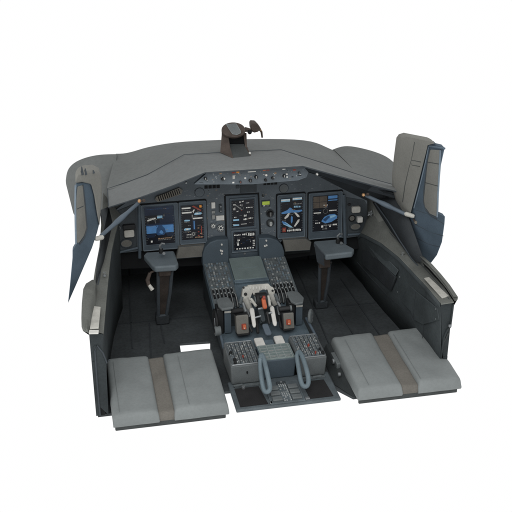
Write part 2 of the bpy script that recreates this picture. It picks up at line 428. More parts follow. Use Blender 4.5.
m.build('centre_skin', sh, sub=1, ang=80)
m = MB()
shroud_sheet(m, [(74,216),(80,216),(90,215),(100,213),(107,211),(110,209)], [(66,184),(67,172),(73,163),(85,157),(100,153.5),(117,153.3)], [1.12,1.1,1.06,1.02,.99,.99], 1.3, bulge=.03, e0=0, dr=[.04,.08,.3,.7,1,1])
m.build('left_cowl', sh, sub=2, ang=80)
m = MB()
shroud_sheet(m, [(362,179),(368,181),(378,184),(388,188),(400,195),(412,205)], [(333,149),(344,144.5),(358,146.5),(376,151),(391,157.5),(399,168)], [.88,.9,.9,.92,.95,1.0], [1.34,1.32,1.3,1.28,1.26,1.22], bulge=.012)
m.build('right_cowl', sh, sub=2, ang=80)
# ================================================================== GLARESHIELD
gs = thing('glareshield', 'flat grey glareshield hood over the instrument panel with its switch strip', 'glareshield', (0,.75,.7))
front = [(108.5,206,.84),(140,196,.80),(172,184.5,.76),(205,171.2,.72),(238,169.2,.715),(270,167.2,.71),(303,164.8,.71),(340,175,.71),(380,185.8,.71),(425,197.5,.71)]
rear  = [(107.5,190,1.0),(128,183,1.0),(147,176,.99),(184,156,.96),(216,154,.955),(248,152.5,.95),(281,151,.95),(322,164,.92),(368,179,.87),(425,194.5,.74)]
m = MB()
Fp = [aty(*p) for p in front]; Rp = [aty(*p) for p in rear]
rows = [[p+V((0,.006,-.009)) for p in Fp], [p+V((0,.0,-.005)) for p in Fp], [p+V((0,.004,.0)) for p in Fp]]
for t in (.1,.35,.6,.85,.97,1): rows.append([a.lerp(b_, t)+Z*(.006 if t < .99 else 0) for a,b_ in zip(Fp,Rp)])
rows.append([p-Z*.02 for p in Rp])
m.grid(rows, 'hood'); m.build('hood', gs, sub=0, solid=0, ang=40)
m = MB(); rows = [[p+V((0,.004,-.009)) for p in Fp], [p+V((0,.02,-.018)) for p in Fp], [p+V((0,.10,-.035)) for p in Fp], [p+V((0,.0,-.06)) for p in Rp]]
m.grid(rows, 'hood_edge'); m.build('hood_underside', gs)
m = MB(); m.tube([p+V((0,.002,-.009)) for p in Fp], .0030, 'hood_edge', 8); m.tube([p+Z*.0075-Y*.002 for p in Rp], .0016, 'hood_edge', 6)
m.tube([Fp[0]+Z*.004, Fp[0].lerp(Rp[0],.1)+Z*.0075, Rp[0]+Z*.0075], .0016, 'hood_edge', 6); m.each('edge_trim', gs)
# switch strip
MC = Plane(aty(252,181,.76), X, V((0,.18,1)))
m = MB()
pts = [(194,184),(208,171.5),(303,166),(308,172),(306,177),(298,180),(252,184)]
m.prism([MC.at(*p, -.02) for p in pts], MC.n*.028, 'panel'); strip = m
sp = None
def knob(pl, px, py, r, h, mt, parent, name='knob', cap=None, base=None, n0=.008, mark=None):
    u, v = pl.uv(px, py); m = MB()
    if base: m.cyl(pl.p(u,v,n0), pl.n, r*1.35, .003, base); n0 += .002
    m.cyl(pl.p(u,v,n0), pl.n, r, h, mt, r2=r*.85, cap=cap)
    if mark: pl.bx(m, u-r*.14, u+r*.14, v-r*.7, v+r*.7, n0+h, n0+h+.002, mark)
    return m.build(name, parent, bevel=.0008)
m = strip
def dash(mb, pl, x0, y0, x1, y1, mt, n0=.008, n1=.0095):
    u0,u1,v0,v1 = pl.rect(x0,y0,x1,y1); pl.bx(mb, u0,u1,v0,v1,n0,n1,mt)
for a in ((232.2,175,234.6,178.6,'offwhite'),(232,181.5,234,183,'glyph'),(231.5,171.6,235,173,'red'),(236,171.2,239,172.6,'amber'),(219,172.6,221.5,173.8,'tan'),(247.5,170.8,255.5,171.8,'glyph'),(262.5,169.2,265.3,170.6,'orange'),(266,169,269,170.4,'red'),(282,168.4,285,169.4,'glyph'),(292.5,168.8,295.5,170.4,'red'),(274,172,276,173.6,'tan'),(244,177,245.8,178.5,'glyph'),(213,181,214,182.2,'glyph_dim'),(239,180.8,241,182.4,'amber'),(249,179,251,181,'tan'),(286,176,287.3,177.4,'glyph'),(297,175,301,175.7,'gap'),(291,176,293,177,'gap'),(199,181.8,203,182.3,'panel_dark')):
    dash(m, MC, *a)
for k in range(46):
    px = random.uniform(206,304); py = random.uniform(173,182) - (px-206)*.05; w_ = random.uniform(.5,1.6)
    dash(m, MC, px, py, px+w_, py+.45, random.choice(['glyph','glyph_dim','glyph_dim','tan','knob']), .0075, .0088)
sp = m.build('switch_strip', gs, bevel=.0008)
for px,py,r,mt,mk in ((205,178,.007,'knob','glyph'),(206.5,179.5,.004,'steel',None),(222,178.5,.0075,'knob',None),(223.7,178,.005,'white',None),(249.8,180,.008,'knob','glyph_dim'),(255.5,176.5,.008,'knob','white'),(265.5,174.5,.006,'white',None),(265,179.5,.007,'knob',None),(272,177.5,.007,'knob',None),(273,177,.003,'white',None),(283.5,175.5,.0075,'knob','glyph'),(286,173.5,.0045,'white',None),(298.5,172.5,.006,'panel_dark','glyph_dim'),(240,181.5,.006,'panel_dark','orange')):
    knob(MC, px, py, r, .012, mt, sp, mark=mk)
m = MB()
for px,py,y in ((302,166.5,.70),(317,174,.735),(103.5+36,201,.80),(366,195.5,.73)):
    pass
# bolts under the lip
for px,py,y,mt in ((317,174,.73,'white'),(186,182.5,.80,'steel')):
    m = MB(); m.cyl(aty(px,py,y), -Y, .006, .008, mt, r2=.004); m.build('bolt', gs)

# ================================================================== INSTRUMENT PANEL
IP = Plane((0,1.0,.20), X, V((0,.06,1)))
ip = thing('instrument_panel', 'blue-grey main instrument panel with dark flight displays under the glareshield', 'panel', (0,1.0,.3))
m = MB()
pts = [(112,222),(116,210),(137,195),(170,184),(196,174),(303,171),(345,183),(366,192),(372,200),(369,235),(345,238),(310,238),(284,239),(260,262),(229,265),(203,247),(180,249),(140,251),(114,254)]
m.prism([IP.at(*p, -.02) for p in pts], IP.n*.02, 'panel')
for x0,y0,x1,y1,nn in ((207,198,225,232,26),(259,192,275,232,30),(207,190,226,197,8),(184,190,196,198,5),(288,184,340,190,12),(228,187,258,193,8),(206,233,224,240,8),(262,230,275,236,8)):
    for k in range(nn):
        px = random.uniform(x0,x1); py = random.uniform(y0,y1); u,v = IP.uv(px,py); w_ = random.uniform(.001,.005); h_ = random.uniform(.0007,.0016)
        IP.bx(m, u-w_,u+w_,v-h_,v+h_,-.001,.0009, random.choice(['glyph_dim','glyph_dim','steel','knob','tan']))
m.build('panel_plate', ip, bevel=.0008)
# recessed dark margins of the side panels
m = MB()
for q in ([(112,222),(116,211),(136,203),(137,248),(113,252)], [(346,197),(364,200),(368,206),(369,232),(347,234)]):
    m.prism([IP.at(*p, .000) for p in q], IP.n*.004, 'panel_dark')
m.each('side_console_plate', ip, bevel=.002)
m = MB()
for x0,y0,x1,y1,w in ((113,253,137.5,247,.006),(347,234,368,232.5,.006),(139,204,139.5,257,.008),(343,194,344.5,243,.008)):
    a = IP.at(x0,y0,.012); b_ = IP.at(x1,y1,.012); m.tube([a,a.lerp(b_,.5),b_], w, 'bezel', 10)
m.each('frame_rail', ip)
def disp(label, bx, scr, items, r=.008, extra=None):
    e = MB()
    u0,u1,v0,v1 = IP.rect(*bx); a0,a1,b0,b1 = IP.rect(*scr)
    IP.rbx(e, u0-.004,u1+.004,v0-.004,v1+.004, .0, .005, r, 'gap')
    IP.rbx(e, u0,u1,v0,v1, .004, .013, r, 'bezel')
    # raised rim
    rimw = .0035
    IP.rframe(e, u0,u1,v0,v1, rimw, .012, .0165, 'panel', r=r)
    IP.rframe(e, a0-.004,a1+.004,b0-.004,b1+.004, .004, .012, .017, 'bezel', r=.005)
    d = e.build('display_unit', ip)
    if label: d['label'] = label
    s = MB(); IP.bx(s, a0,a1,b0,b1, .0125,.0142, 'screen')
    W, H = a1-a0, b1-b0
    for k in range(14):
        t = .06+.88*k/13; w_ = .03 if k % 3 else .055
        items = items+[('r',.005,t,.005+w_,t+.006,'glyph_dim'),('r',.995-w_,t,.995,t+.006,'glyph_dim')]
    for k in range(9):
        x_ = random.uniform(.06,.8); y_ = random.uniform(.05,.92); items = items+[('t',x_,y_,x_+random.uniform(.06,.16),y_+.016,random.choice(['glyph_dim','glyph_dim','midblue','tan']))]
    lay = 0
    for it in items:
        k = it[0]; 
        if k == 'r':   # rect in screen fractions, y from the top
            _,x0,y0,x1,y1,mt = it[:6]; z = .0148+.0004*(it[6] if len(it) > 6 else 0)
            IP.bx(s, a0+W*x0, a0+W*x1, b1-H*y1, b1-H*y0, .0142, z, mt)
        elif k == 'p':
            _,pp,mt = it[:3]; z = .0005+.0004*(it[3] if len(it) > 3 else 0)
            s.prism([IP.p(a0+W*x, b1-H*y, .0142) for x,y in pp], IP.n*z, mt)
        elif k == 'c':
            _,x,y,rr,mt = it[:5]; s.ring(IP.p(a0+W*x,b1-H*y,.0146), IP.n, rr, .0008, mt, 20)
        elif k == 't':   # text-like run of tiny marks
            _,x0,y0,x1,y1,mt = it[:6]
            x = x0
            while x < x1-.01:
                w = random.uniform(.025,.06)
                h0 = random.uniform(0,.3)*(y1-y0)
                IP.bx(s, a0+W*x, a0+W*min(x+w,x1), b1-H*(y1-random.uniform(0,.2)*(y1-y0)), b1-H*(y0+h0), .0142, .0150, mt)
                x += w+random.uniform(.012,.03)
    s.build('screen', d)
    return d
T = [('r',.0,.0,1,.22,'navy'),('r',.5,.22,1,.44,'navy'),('r',.03,.45,.97,.70,'blue'),('r',.03,.44,.97,.48,'navy',2),
     ('p',[(.36,.72),(.38,.58),(.46,.50),(.50,.44),(.56,.50),(.66,.58),(.70,.70),(.62,.76),(.42,.76)],'midblue',2),('p',[(.47,.70),(.49,.65),(.54,.62),(.59,.66),(.61,.70),(.56,.73)],'blue',3),('t',.38,.50,.48,.54,'knob'),('r',.36,.33,.37,.43,'glyph_dim'),('t',.1,.28,.36,.31,'glyph_dim'),('r',.03,.45,.97,.50,'midblue',1),('t',.08,.05,.9,.07,'midblue'),
     ('p',[(.03,.71),(.35,.71),(.30,.80),(.03,.82)],'navy',1),('p',[(.68,.71),(.97,.71),(.97,.80),(.75,.80)],'navy',1),
     ('r',.42,.24,.60,.31,'cyan'),('p',[(.06,.36),(.10,.33),(.36,.28),(.38,.31),(.12,.37)],'glyph'),('r',.64,.20,.92,.215,'glyph_dim'),('r',.63,.21,.68,.27,'glyph_dim'),
     ('c',.22,.42,.018,'glyph_dim'),('r',.08,.40,.34,.42,'screen',3),('t',.42,.83,.92,.87,'tan'),('t',.42,.88,.86,.90,'glyph_dim'),('r',.16,.89,.22,.94,'glyph'),('r',.06,.74,.08,.84,'glyph_dim'),('c',.52,.50,.008,'knob'),('r',.90,.70,.92,.82,'glyph_dim')]
disp('leftmost display with a blue horizon band', (141.5,203,178.6,249), (145,205.5,174,243), T)
T = [('r',.04,.06,.44,.10,'glyph'),('r',.04,.19,.48,.23,'glyph'),('t',.05,.13,.4,.16,'glyph_dim'),('p',[(.50,.04),(.58,.02),(.92,.16),(.9,.2)],'red'),('r',.84,.02,.94,.09,'amber'),
     ('p',[(.52,.18),(.60,.12),(.62,.15),(.55,.24)],'glyph'),('p',[(.58,.27),(.64,.23),(.92,.23),(.94,.27),(.88,.29),(.62,.29)],'cyan'),('t',.66,.245,.86,.275,'glyph',3),('r',.56,.32,.74,.33,'glyph_dim'),('r',.52,.37,.96,.41,'glyph'),('r',.48,.28,.53,.36,'glyph_dim'),
     ('p',[(.12,.43),(.18,.41),(.38,.42),(.4,.445),(.3,.46),(.14,.455)],'cyan'),('t',.14,.47,.38,.49,'glyph_dim'),('r',.5,.43,.64,.72,'navy'),('r',.55,.46,.60,.70,'blue',1),('p',[(.10,.68),(.16,.655),(.40,.66),(.42,.69),(.36,.72),(.12,.72)],'cyan'),('t',.08,.75,.42,.775,'glyph_dim'),('r',.2,.67,.3,.71,'glyph',2),
     ('c',.52,.84,.010,'glyph_dim'),('c',.52,.84,.006,'glyph'),('t',.22,.83,.42,.87,'glyph'),('t',.2,.9,.5,.94,'glyph_dim'),('t',.6,.92,.95,.96,'tan')]
T += [('r',.70+.13*(i%2)+random.uniform(0,.04),.66+.055*i,.76+.13*(i%2)+.04,.69+.055*i,'red' if i%3 else 'tan') for i in range(6)]+[('r',.88,.62,.92,.88,'red')]
disp('tall dark engine display left of the centre', (178.8,200.5,206.3,243), (181,204,203,238.5), T)
# centre column with two displays
m = MB(); u0,u1,v0,v1 = IP.rect(226.5,196,258,262)
m.prism([IP.at(*p, -.002) for p in ((225.5,195.5),(257.5,193.8),(260.5,264),(228,266.5))], IP.n*.010, 'bezel')
m.build('centre_column', ip, bevel=.003)
m = MB()
m.prism([IP.at(*p, -.003) for p in ((224,194.5),(259,192.6),(262.5,264),(226,267.5))], IP.n*.006, 'gap'); m.build('column_gap', ip)
T = []
for (x0,y0,x1,y1) in ((.08,.12,.2,.18),(.35,.04,.42,.10),(.46,.02,.54,.08),(.38,.16,.48,.20),(.64,.10,.78,.14),(.64,.27,.94,.31),(.08,.25,.16,.36),(.22,.38,.30,.43),(.68,.44,.82,.48),(.1,.6,.2,.64),(.54,.54,.66,.62),(.52,.68,.7,.75),(.75,.66,.92,.72),(.06,.86,.14,.9)):
    T.append(('t',x0,y0,x1,y1,'glyph'))
T += [('p',[(.16,.18),(.19,.15),(.46,.34),(.44,.37)],'glyph_dim'),('p',[(.38,.32),(.41,.31),(.47,.38),(.44,.40)],'red'),('r',.06,.69,.32,.75,'cyan'),('r',.06,.88,.32,.94,'cyan'),('r',.4,.88,.66,.90,'glyph'),('r',.54,.54,.62,.62,'glyph_dim'),('c',.46,.3,.008,'glyph_dim')]
disp('upper centre display with small white readouts', (229.5,197,255.2,227.5), (231.2,199,253.6,226), T, r=.004)
T = [('t',.03,.12,.32,.20,'glyph'),('t',.4,.10,.62,.2,'glyph'),('c',.62,.14,.009,'glyph_dim'),('c',.78,.12,.007,'glyph_dim'),('t',.66,.08,.95,.26,'glyph'),('t',.18,.38,.30,.50,'glyph'),('t',.14,.5,.26,.62,'glyph_dim'),('r',.16,.62,.24,.74,'glyph')]
T += [('r',.86,.50+.09*i,.96,.54+.09*i,'glyph') for i in range(4)]+[('r',.12+.12*i,.88,.19+.12*i,.95,'glyph') for i in range(7)]+[('r',.74,.52,.78,.6,'glyph_dim')]
disp('lower centre display ringed by white marks', (231,228.8,257,251), (233,230.5,255.2,248.8), T, r=.004)
T = [('r',.02,.02,.42,.10,'cyan'),('r',.02,.03,.42,.06,'glyph',2),('r',.54,.0,.96,.07,'cyan'),('r',.54,.01,.96,.045,'glyph',2),('t',.58,.16,.95,.20,'glyph_dim'),('t',.6,.23,.9,.29,'cyan'),
     ('p',[(.04,.40),(.3,.34),(.42,.27),(.5,.30),(.58,.36),(.96,.36),(.98,.40),(.8,.43),(.5,.42),(.2,.44),(.04,.44)],'blue'),
     ('p',[(.16,.56),(.34,.43),(.42,.44),(.34,.54),(.2,.6)],'white'),('p',[(.6,.42),(.7,.43),(.84,.52),(.86,.57),(.76,.56)],'white'),('p',[(.46,.56),(.50,.51),(.55,.56),(.54,.68),(.50,.74),(.46,.68)],'blue'),
     ('p',[(.1,.68),(.2,.67),(.5,.82),(.56,.86),(.4,.84),(.12,.74)],'cyan'),('p',[(.6,.82),(.78,.64),(.86,.63),(.84,.70),(.66,.84)],'white'),('p',[(.05,.64),(.2,.68),(.34,.78),(.1,.72)],'blue',1),
     ('r',.08,.84,.24,.97,'red'),('r',.12,.88,.18,.93,'tan',2),('t',.3,.9,.92,.97,'glyph'),('t',.35,.84,.6,.88,'glyph_dim'),('c',.5,.44,.008,'glyph_dim')]
disp('tall display right of the centre with crossed white bars', (276.8,193.4,304.6,237), (280,197,302,231.5), T)
T = [('r',.02,.02,.55,.34,'brownish'),('r',.26,.02,.27,.34,'screen',1),('r',.02,.17,.55,.18,'screen',1),('r',.60,.02,.96,.16,'blue'),('r',.60,.10,.96,.13,'navy',2),('t',.42,.25,.58,.29,'glyph'),('p',[(.46,.27),(.52,.25),(.56,.31),(.5,.32)],'tan',2),
     ('r',.04,.46,.32,.49,'glyph'),('r',.64,.42,.94,.45,'glyph'),('c',.50,.44,.012,'glyph_dim'),('p',[(.34,.72),(.46,.60),(.66,.54),(.86,.54),(.97,.60),(.96,.67),(.74,.76),(.5,.79)],'blue'),('p',[(.40,.68),(.6,.58),(.7,.60),(.5,.74)],'midblue',1),('p',[(.66,.58),(.9,.57),(.92,.6),(.7,.66)],'cyan',1),
     ('t',.1,.74,.3,.78,'glyph'),('r',.34,.84,.42,.90,'glyph'),('t',.46,.82,.8,.86,'glyph_dim'),('r',.8,.82,.96,.86,'glyph'),('r',.52,.84,.54,.96,'glyph_dim'),('r',.66,.86,.72,.9,'glyph'),('r',.5,.92,.56,.95,'glyph_dim'),('t',.38,.93,.6,.96,'glyph_dim')]
disp('rightmost display with a brown map square and blue patch', (308,191.5,341.5,237.5), (312,194.5,337.3,229.8), T)
# left instrument cluster
m = MB()
for a in ((211.2,202,215,208,'white'),(211.5,210.5,215,213,'glyph_dim'),(211.8,214.5,214.8,219,'glyph_dim'),(216,215.2,224,220,'white'),(219,204,221.5,212,'panel_dark')): dash(m, IP, *a, 0, .008)
m.each('indicator_bar', ip, bevel=.001)
for px,py,r,mt,nm in ((213,225.5,.013,'panel_dark','gauge'),(220.5,227.5,.018,'panel_dark','gauge')):
    m = MB(); c = IP.at(px,py,0); m.cyl(c, IP.n, r, .008, mt); m.ring(c+IP.n*.008, IP.n, r*.9, .0022, 'steel'); m.ring(c+IP.n*.009, IP.n, r*.45, .0018, 'glyph')
    for k in range(6):
        a = k*math.pi/3+.3; d = IP.u*math.cos(a)+IP.v*math.sin(a); m.tube([c+IP.n*.009+d*r*.45, c+IP.n*.009+d*r*.85], .0013, 'glyph', 6)
    m.build(nm, ip)
for px,py,r in ((220.5,206,.005),(220.5,210.5,.005),(279.5,244,0),):
    if r: knob(IP, px, py, r, .010, 'steel', ip, name='toggle_switch', base='gap', n0=.0)
# right instrument cluster
m = MB(); dash(m, IP, 261.5,200,270,206.5,'panel_dark',0,.005); dash(m, IP, 262,201,269.3,204.3,'lime',.005,.008); dash(m, IP, 263,205,265,205.9,'glyph',.005,.006); dash(m, IP, 266,205,268.5,205.9,'glyph_dim',.005,.006)
m.build('green_readout', ip, bevel=.0008)
for px,py,cap in ((269.8,213,'glyph_dim'),(270,222.6,'glyph')):
    u,v = IP.uv(px,py); m = MB(); m.cyl(IP.p(u,v,0), IP.n, .020, .006, 'knob'); m.ring(IP.p(u,v,.006), IP.n, .0185, .002, 'panel_dark')
    m.cyl(IP.p(u,v,.005), IP.n, .0135, .016, 'knob' if cap == 'glyph_dim' else 'graybox', r2=.011); IP.bx(m, u-.0022,u+.0022,v-.011,v+.011,.021,.024,cap)
    m.build('rotary_knob', ip, bevel=.0006)
m = MB()
for px,py in ((263,195.5),): m.cyl(IP.at(px,py,0), IP.n, .006, .006, 'knob'); m.tube([IP.at(px,py,.005), IP.at(px-.5,py-3,.018)], .003, 'steel', 8)
m.build('toggle_switch', ip)
for px,py,r in ((270,196.5,.002),(261,213.5,.004),(261.5,224,.003),(271.7,230,.002),(224,195,.002),(208.5,246,.002),(194.5,196,.002),(244.3,252.8,.0055),(216,198,.002),(285,191.5,0)):
    if r: m = MB(); m.cyl(IP.at(px,py,.0), IP.n, r, .012 if r > .005 else .004, 'steel'); m.build('screw', ip)
# round speakers, slot row, ribbed vent
for px,py in ((199.5,192.3),(283.6,188.2)):
    m = MB(); c = IP.at(px,py,0); m.cyl(c, IP.n, .021, .005, 'graybox' if px>250 else 'panel'); m.ring(c+IP.n*.003, IP.n, .0215, .0022, 'panel_dark'); m.build('speaker_disc', ip)
m = MB()
for i in range(4): dash(m, IP, 204.5+4*i, 185.4-.2*i, 207.7+4*i, 188.6-.2*i, 'gap', 0, .002)
for i in range(4): dash(m, IP, 263.5+3.6*i, 182.6-.2*i, 266.3+3.6*i, 185-.2*i, 'gap', 0, .002)
dash(m, IP, 240,184.5,256.5,192.3,'panel_dark',0,.003); dash(m, IP, 236,185,239,188,'panel_dark',0,.006)
m.each('slot_cover', ip)
m = MB()
c0 = IP.at(156.5,198.5,.0); c1 = IP.at(180,190.5,.0); d = (c1-c0).normalized(); w = IP.n.cross(d)
m.prism([c0-w*.014, c1-w*.016, c1+d*.012, c1+w*.018, c0+w*.012, c0-d*.008], IP.n*.012, 'taupe')
for i in range(11):
    p = c0.lerp(c1, (i+.5)/11.5); m.tube([p-w*.013+IP.n*.013, p+w*.014+IP.n*.013], .0026, 'taupe2', 6)
    q = c0.lerp(c1, (i+1)/11.5); m.tube([q-w*.013+IP.n*.0115, q+w*.014+IP.n*.0115], .0022, 'gap', 6)
m.build('ribbed_vent', ip)
# side panels: air nozzles, white caps
def oval(px,py,rx,ry,mt,name,h=.012,rim=None,par=None):
    u,v = IP.uv(px,py); m = MB()
    pts = [IP.p(u+rx*math.cos(a*math.pi/12), v+ry*math.sin(a*math.pi/12), 0) for a in range(24)]
    m.prism(pts, IP.n*h, mt)
    if rim: m.tube([p+IP.n*h for p in pts], .0028, rim, 8, True)
    return m.build(name, par or ip, bevel=.002)
def rr(px0,py0,px1,py1,mt,name,r=.008,h=.02):
    u0,u1,v0,v1 = IP.rect(px0,py0,px1,py1); m = MB(); IP.rbx(m,u0,u1,v0,v1,.0,h,r,mt); return m.build(name, ip, bevel=.003)
rr(123.8,229,134,236.2,'offwhite','oxygen_cap'); oval(126.5,242.5,.028,.020,'taupe','air_nozzle',rim='panel_dark')
rr(122.5,223.5,135,228,'knob','lamp_hood',r=.006,h=.025)
oval(117.5,227.3,.012,.012,'panel_dark','small_dial',rim='steel'); oval(115,233,.004,.003,'steel','screw'); oval(119,233.4,.004,.003,'steel','screw')
rr(351,205.6,359.5,211.8,'offwhite','oxygen_cap'); oval(354.7,225.8,.027,.017,'taupe','air_nozzle',rim='panel_dark')
oval(351.3,217.5,.015,.015,'taupe','small_dial',rim='gap'); rr(356.2,215.8,361.5,221.2,'white','lamp_lens',r=.004,h=.026)
oval(349,204,.008,.006,'knob','small_dial')
m = MB(); c = aty(370.5,213.5,.93)
for k in range(5):
    a = k*1.256; d = IP.u*math.cos(a)+IP.v*math.sin(a); m.tube([c, c+d*.016], .0025, 'steel', 6)
m.ring(c, IP.n, .009, .002, 'graybox'); m.cyl(c, IP.n, .005, .01, 'steel'); m.build('valve_wheel', ip)
# small grey stowage boxes below the inner displays
for pp in ([(178,244.5),(203.5,242.5),(201.5,254.5),(175.5,256.5)], [(281.5,237.5),(304,236),(310,240),(308.5,248),(284,249.5)]):
    m = MB(); m.prism([IP.at(*p, .0) for p in pp], IP.n*.03, 'taupe'); q = [IP.at(*p, .0305) for p in pp]; c = sum(q, V((0,0,0)))/len(q)
    q = [c+(p-c)*.97 for p in q]; m.tube(q, .0014, 'panel_dark', 6, True); m.build('stowage_box', ip, bevel=.004)
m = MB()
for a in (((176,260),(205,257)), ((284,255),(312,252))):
    p0,p1 = IP.at(*a[0],-.03), IP.at(*a[1],-.03); m.prism([p0-Z*.014,p1-Z*.014,p1+Z*.012,p0+Z*.012], Y*.02, 'dark_trim')
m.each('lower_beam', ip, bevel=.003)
# near-black sheet below and behind the panel, painting in the shade there
m = MB(); m.prism([IP.at(*p, -.035) for p in ((113,250),(203,242),(228,262),(260,262),(284,239),(368,232),(368,250),(284,262),(203,268),(118,272))], Y*.015, 'gap'); m.build('knee_shade', ip)
# left dark triangle behind the strut and right hull cheek
m = MB(); m.prism([IP.at(*p, -.012) for p in ((106,205),(137,197),(137,215),(112,240),(108,250),(104,240))], Y*.02, 'seat_base'); m.build('cheek_panel', ip)
m = MB(); m.add([aty(367,196,.98),aty(373,197,.95),aty(379,205,.88),aty(384,222,.84),aty(379,235,.84),aty(372,239,.90),aty(368,237,.98)],[(0,1,2,3,4,5,6)],'ledge'); m.build('cheek_panel', ip, solid=.006)
m = MB(); m.add([aty(318,176,.96),aty(425,200,.74),aty(420,215,.72),aty(372,203,.98),aty(345,190,1.02)],[(0,1,2,3,4)],'jamb'); m.build('hood_gusset', ip)

# ================================================================== CENTRE CONSOLE
cc = thing('centre_console', 'blue-grey centre console with thrust levers, keypads and a flat rear plate', 'console', (0,.2,0))
# body with side skirts
m = MB()
prof = [(.40,0),(.40,.07),(.56,.075),(.60,.135),(.96,.205),(1.02,.205),(1.02,0)]
m.prism([(-.205,y,z) for y,z in prof], (.41,0,0), 'console_side'); m.build('console_body', cc, bevel=.004)
# rear base plate
m = MB(); m.box(-.223,.225,.0,.215,0,.014,'plate')
m.build('base_plate', cc, bevel=.004)
bp = bpy.data.objects['base_plate']
for q in ([(-.203,.018),(-.085,.018),(-.098,.155),(-.203,.155)], [(.095,.02),(.197,.02),(.19,.15),(.093,.15)]):
    m = MB(); m.prism([(x,y,.013) for x,y in q], (0,0,.004), 'rubber'); m.build('rubber_mat', bp)
m = MB(); m.box(-.078,-.066,.012,.030,.013,.020,'steel'); m.box(.075,.095,.015,.032,.013,.020,'steel'); m.each('latch', bp, bevel=.002)
m = MB(); m.box(-.074,.072,.008,.165,.013,.020,'plate'); kp = m
for i in range(3):
    for s in (-1,1):
        m = MB(); x = s*.042; y = .035+i*.040; m.box(x-.021,x+.021,y-.014,y+.014,.019,.028,'offwhite' if False else 'graybox'); m.build('key', bp, bevel=.003)
m = kp
for i in range(11):
    for j in range(4): 
        if random.random() < .85: m.box(-.015+j*.009,-.015+j*.009+.005,.018+i*.012,.018+i*.012+.006,.019,.0225,'keys')
m.tube([(-.02,.014,.020),(-.02,.15,.020)],.001,'gap',6); m.tube([(.02,.014,.020),(.02,.15,.020)],.001,'gap',6)
m.build('key_plate', bp, bevel=.0006)
m = MB(); m.box(-.02,.02,.145,.16,.019,.026,'panel_dark'); m.cyl((0,.152,.026),Z,.006,.004,'steel'); m.build('lock', bp, bevel=.002)
m = MB()
for x in (-.185,.115,.165): m.tube([(x-.02,.168,.022),(x+.02,.168,.024)],.006,'keybed',8)
m.box(-.2,-.07,.163,.178,.014,.022,'keybed'); m.box(.085,.2,.163,.178,.014,.022,'keybed'); m.cyl((-.165,.15,.014),Z,.008,.014,'steel'); m.each('hinge', bp, bevel=.001)
# radio boxes
TP = Plane((0,.18,.118), X, Y)
def radio(label, x0, x1, y0, y1, z1, front_m, top_m, pat):
    m = MB(); m.hexa([(x0+.004,y0+.008,.014),(x1-.004,y0+.008,.014),(x1,y1,.014),(x0,y1,.014),(x0,y0,z1),(x1,y0,z1),(x1,y1,z1),(x0,y1,z1)], front_m)
    o = m.build('radio_panel', cc, bevel=.006, seg=3); o['label'] = label
    P = Plane((0,0,z1), X, Y); m = MB()
    P.rbx(m, x0+.004,x1-.004,y0+.004,y1-.004, 0,.003,.008,top_m)
    if pat == 'keys':
        P.rframe(m, x0+.002,x1-.002,y0+.002,y1-.002,.004,.001,.006,'steel' if True else top_m)
        n = 6; w = (x1-x0-.02)/n
        for i in range(n):
            xa = x0+.011+i*w
            m.box(xa+w*.86, xa+w*.97, y0+.012, y1-.012, z1+.003, z1+.0050, 'panel_dark')
            yy = y0+.012
            while yy < y1-.016:
                h = random.uniform(.003,.007)
                for q in range(2):
                    if random.random() < .88:
                        a = xa+w*(.06+.40*q); m.box(a, a+w*random.uniform(.22,.34), yy, yy+h, z1+.003, z1+.003+random.uniform(.002,.006), random.choice(['keys','graybox','graybox','panel','steel']))
                yy += h+.0035
    else:
        for xx in [x0+.012+(x1-x0-.024)*i/4 for i in range(5)]: m.box(xx-.0007,xx+.0007,y0+.01,y1-.008,z1+.003,z1+.0040,'keys')
        for yy in [y0+.010+(y1-y0-.02)*i/5 for i in range(6)]: m.box(x0+.012,x1-.012,yy-.0007,yy+.0007,z1+.003,z1+.0040,'keys')
        for i in range(8):
            a = x0+.016+(i%4)*(x1-x0-.024)/4; m.box(a,a+.018,y0+.02+.05*(i//4),y0+.026+.05*(i//4),z1+.003,z1+.0036,'glyph_dim')
    m.build('key_field', o)
    return o
rl = radio('left grey radio panel with rows of keys', -.213,-.083,.18,.375,.113,'graybox','keybed','keys')
rr_ = radio('right grey radio panel with rows of keys', .083,.210,.18,.375,.113,'graybox','keybed','keys')
rc = radio('blue centre panel with a ruled grid', -.076,.076,.195,.325,.113,'lobe','console_top','grid')
for o_, ks in ((rl, ((-.197,.275,.008),(-.190,.215,.009),(-.192,.195,.006),(-.150,.235,.004))), (rr_, ((.195,.20,.008),(.19,.23,.006),(.165,.205,.004),(.15,.27,.005)))):
    for x,y,r in ks:
        m = MB(); m.cyl((x,y,.115),Z,r,.014,'knob' if r > .0055 else 'red',r2=r*.8); m.build('knob', o_)
for x,mt in ((-.142,'gap'),):
    m = MB(); m.box(x-.003,x+.003,.178,.184,.07,.08,mt); m.build('keyhole', rl)
# deck
m = MB(); m.prism([(-.20,.36,.066),(.20,.36,.066),(.20,.60,.072),(-.20,.60,.072)], (0,0,.014), 'console'); m.build('deck_plate', cc, bevel=.003)
for x0,x1 in ((-.068,-.026),(.022,.064)):
    m = MB(); P = Plane((0,0,.086), X, Y); P.rbx(m, x0,x1,.335,.415,0,.016,.010,'white'); m.build('white_pad', cc, bevel=.003)
m = MB()
for s,pts in ((-1,[(-.213,.36,.10),(-.21,.45,.105),(-.205,.52,.11)]),(1,[(.213,.36,.10),(.21,.45,.105),(.205,.53,.11)])):
    m.tube(pts, .006, 'tube', 8)
m.each('side_rail', cc)
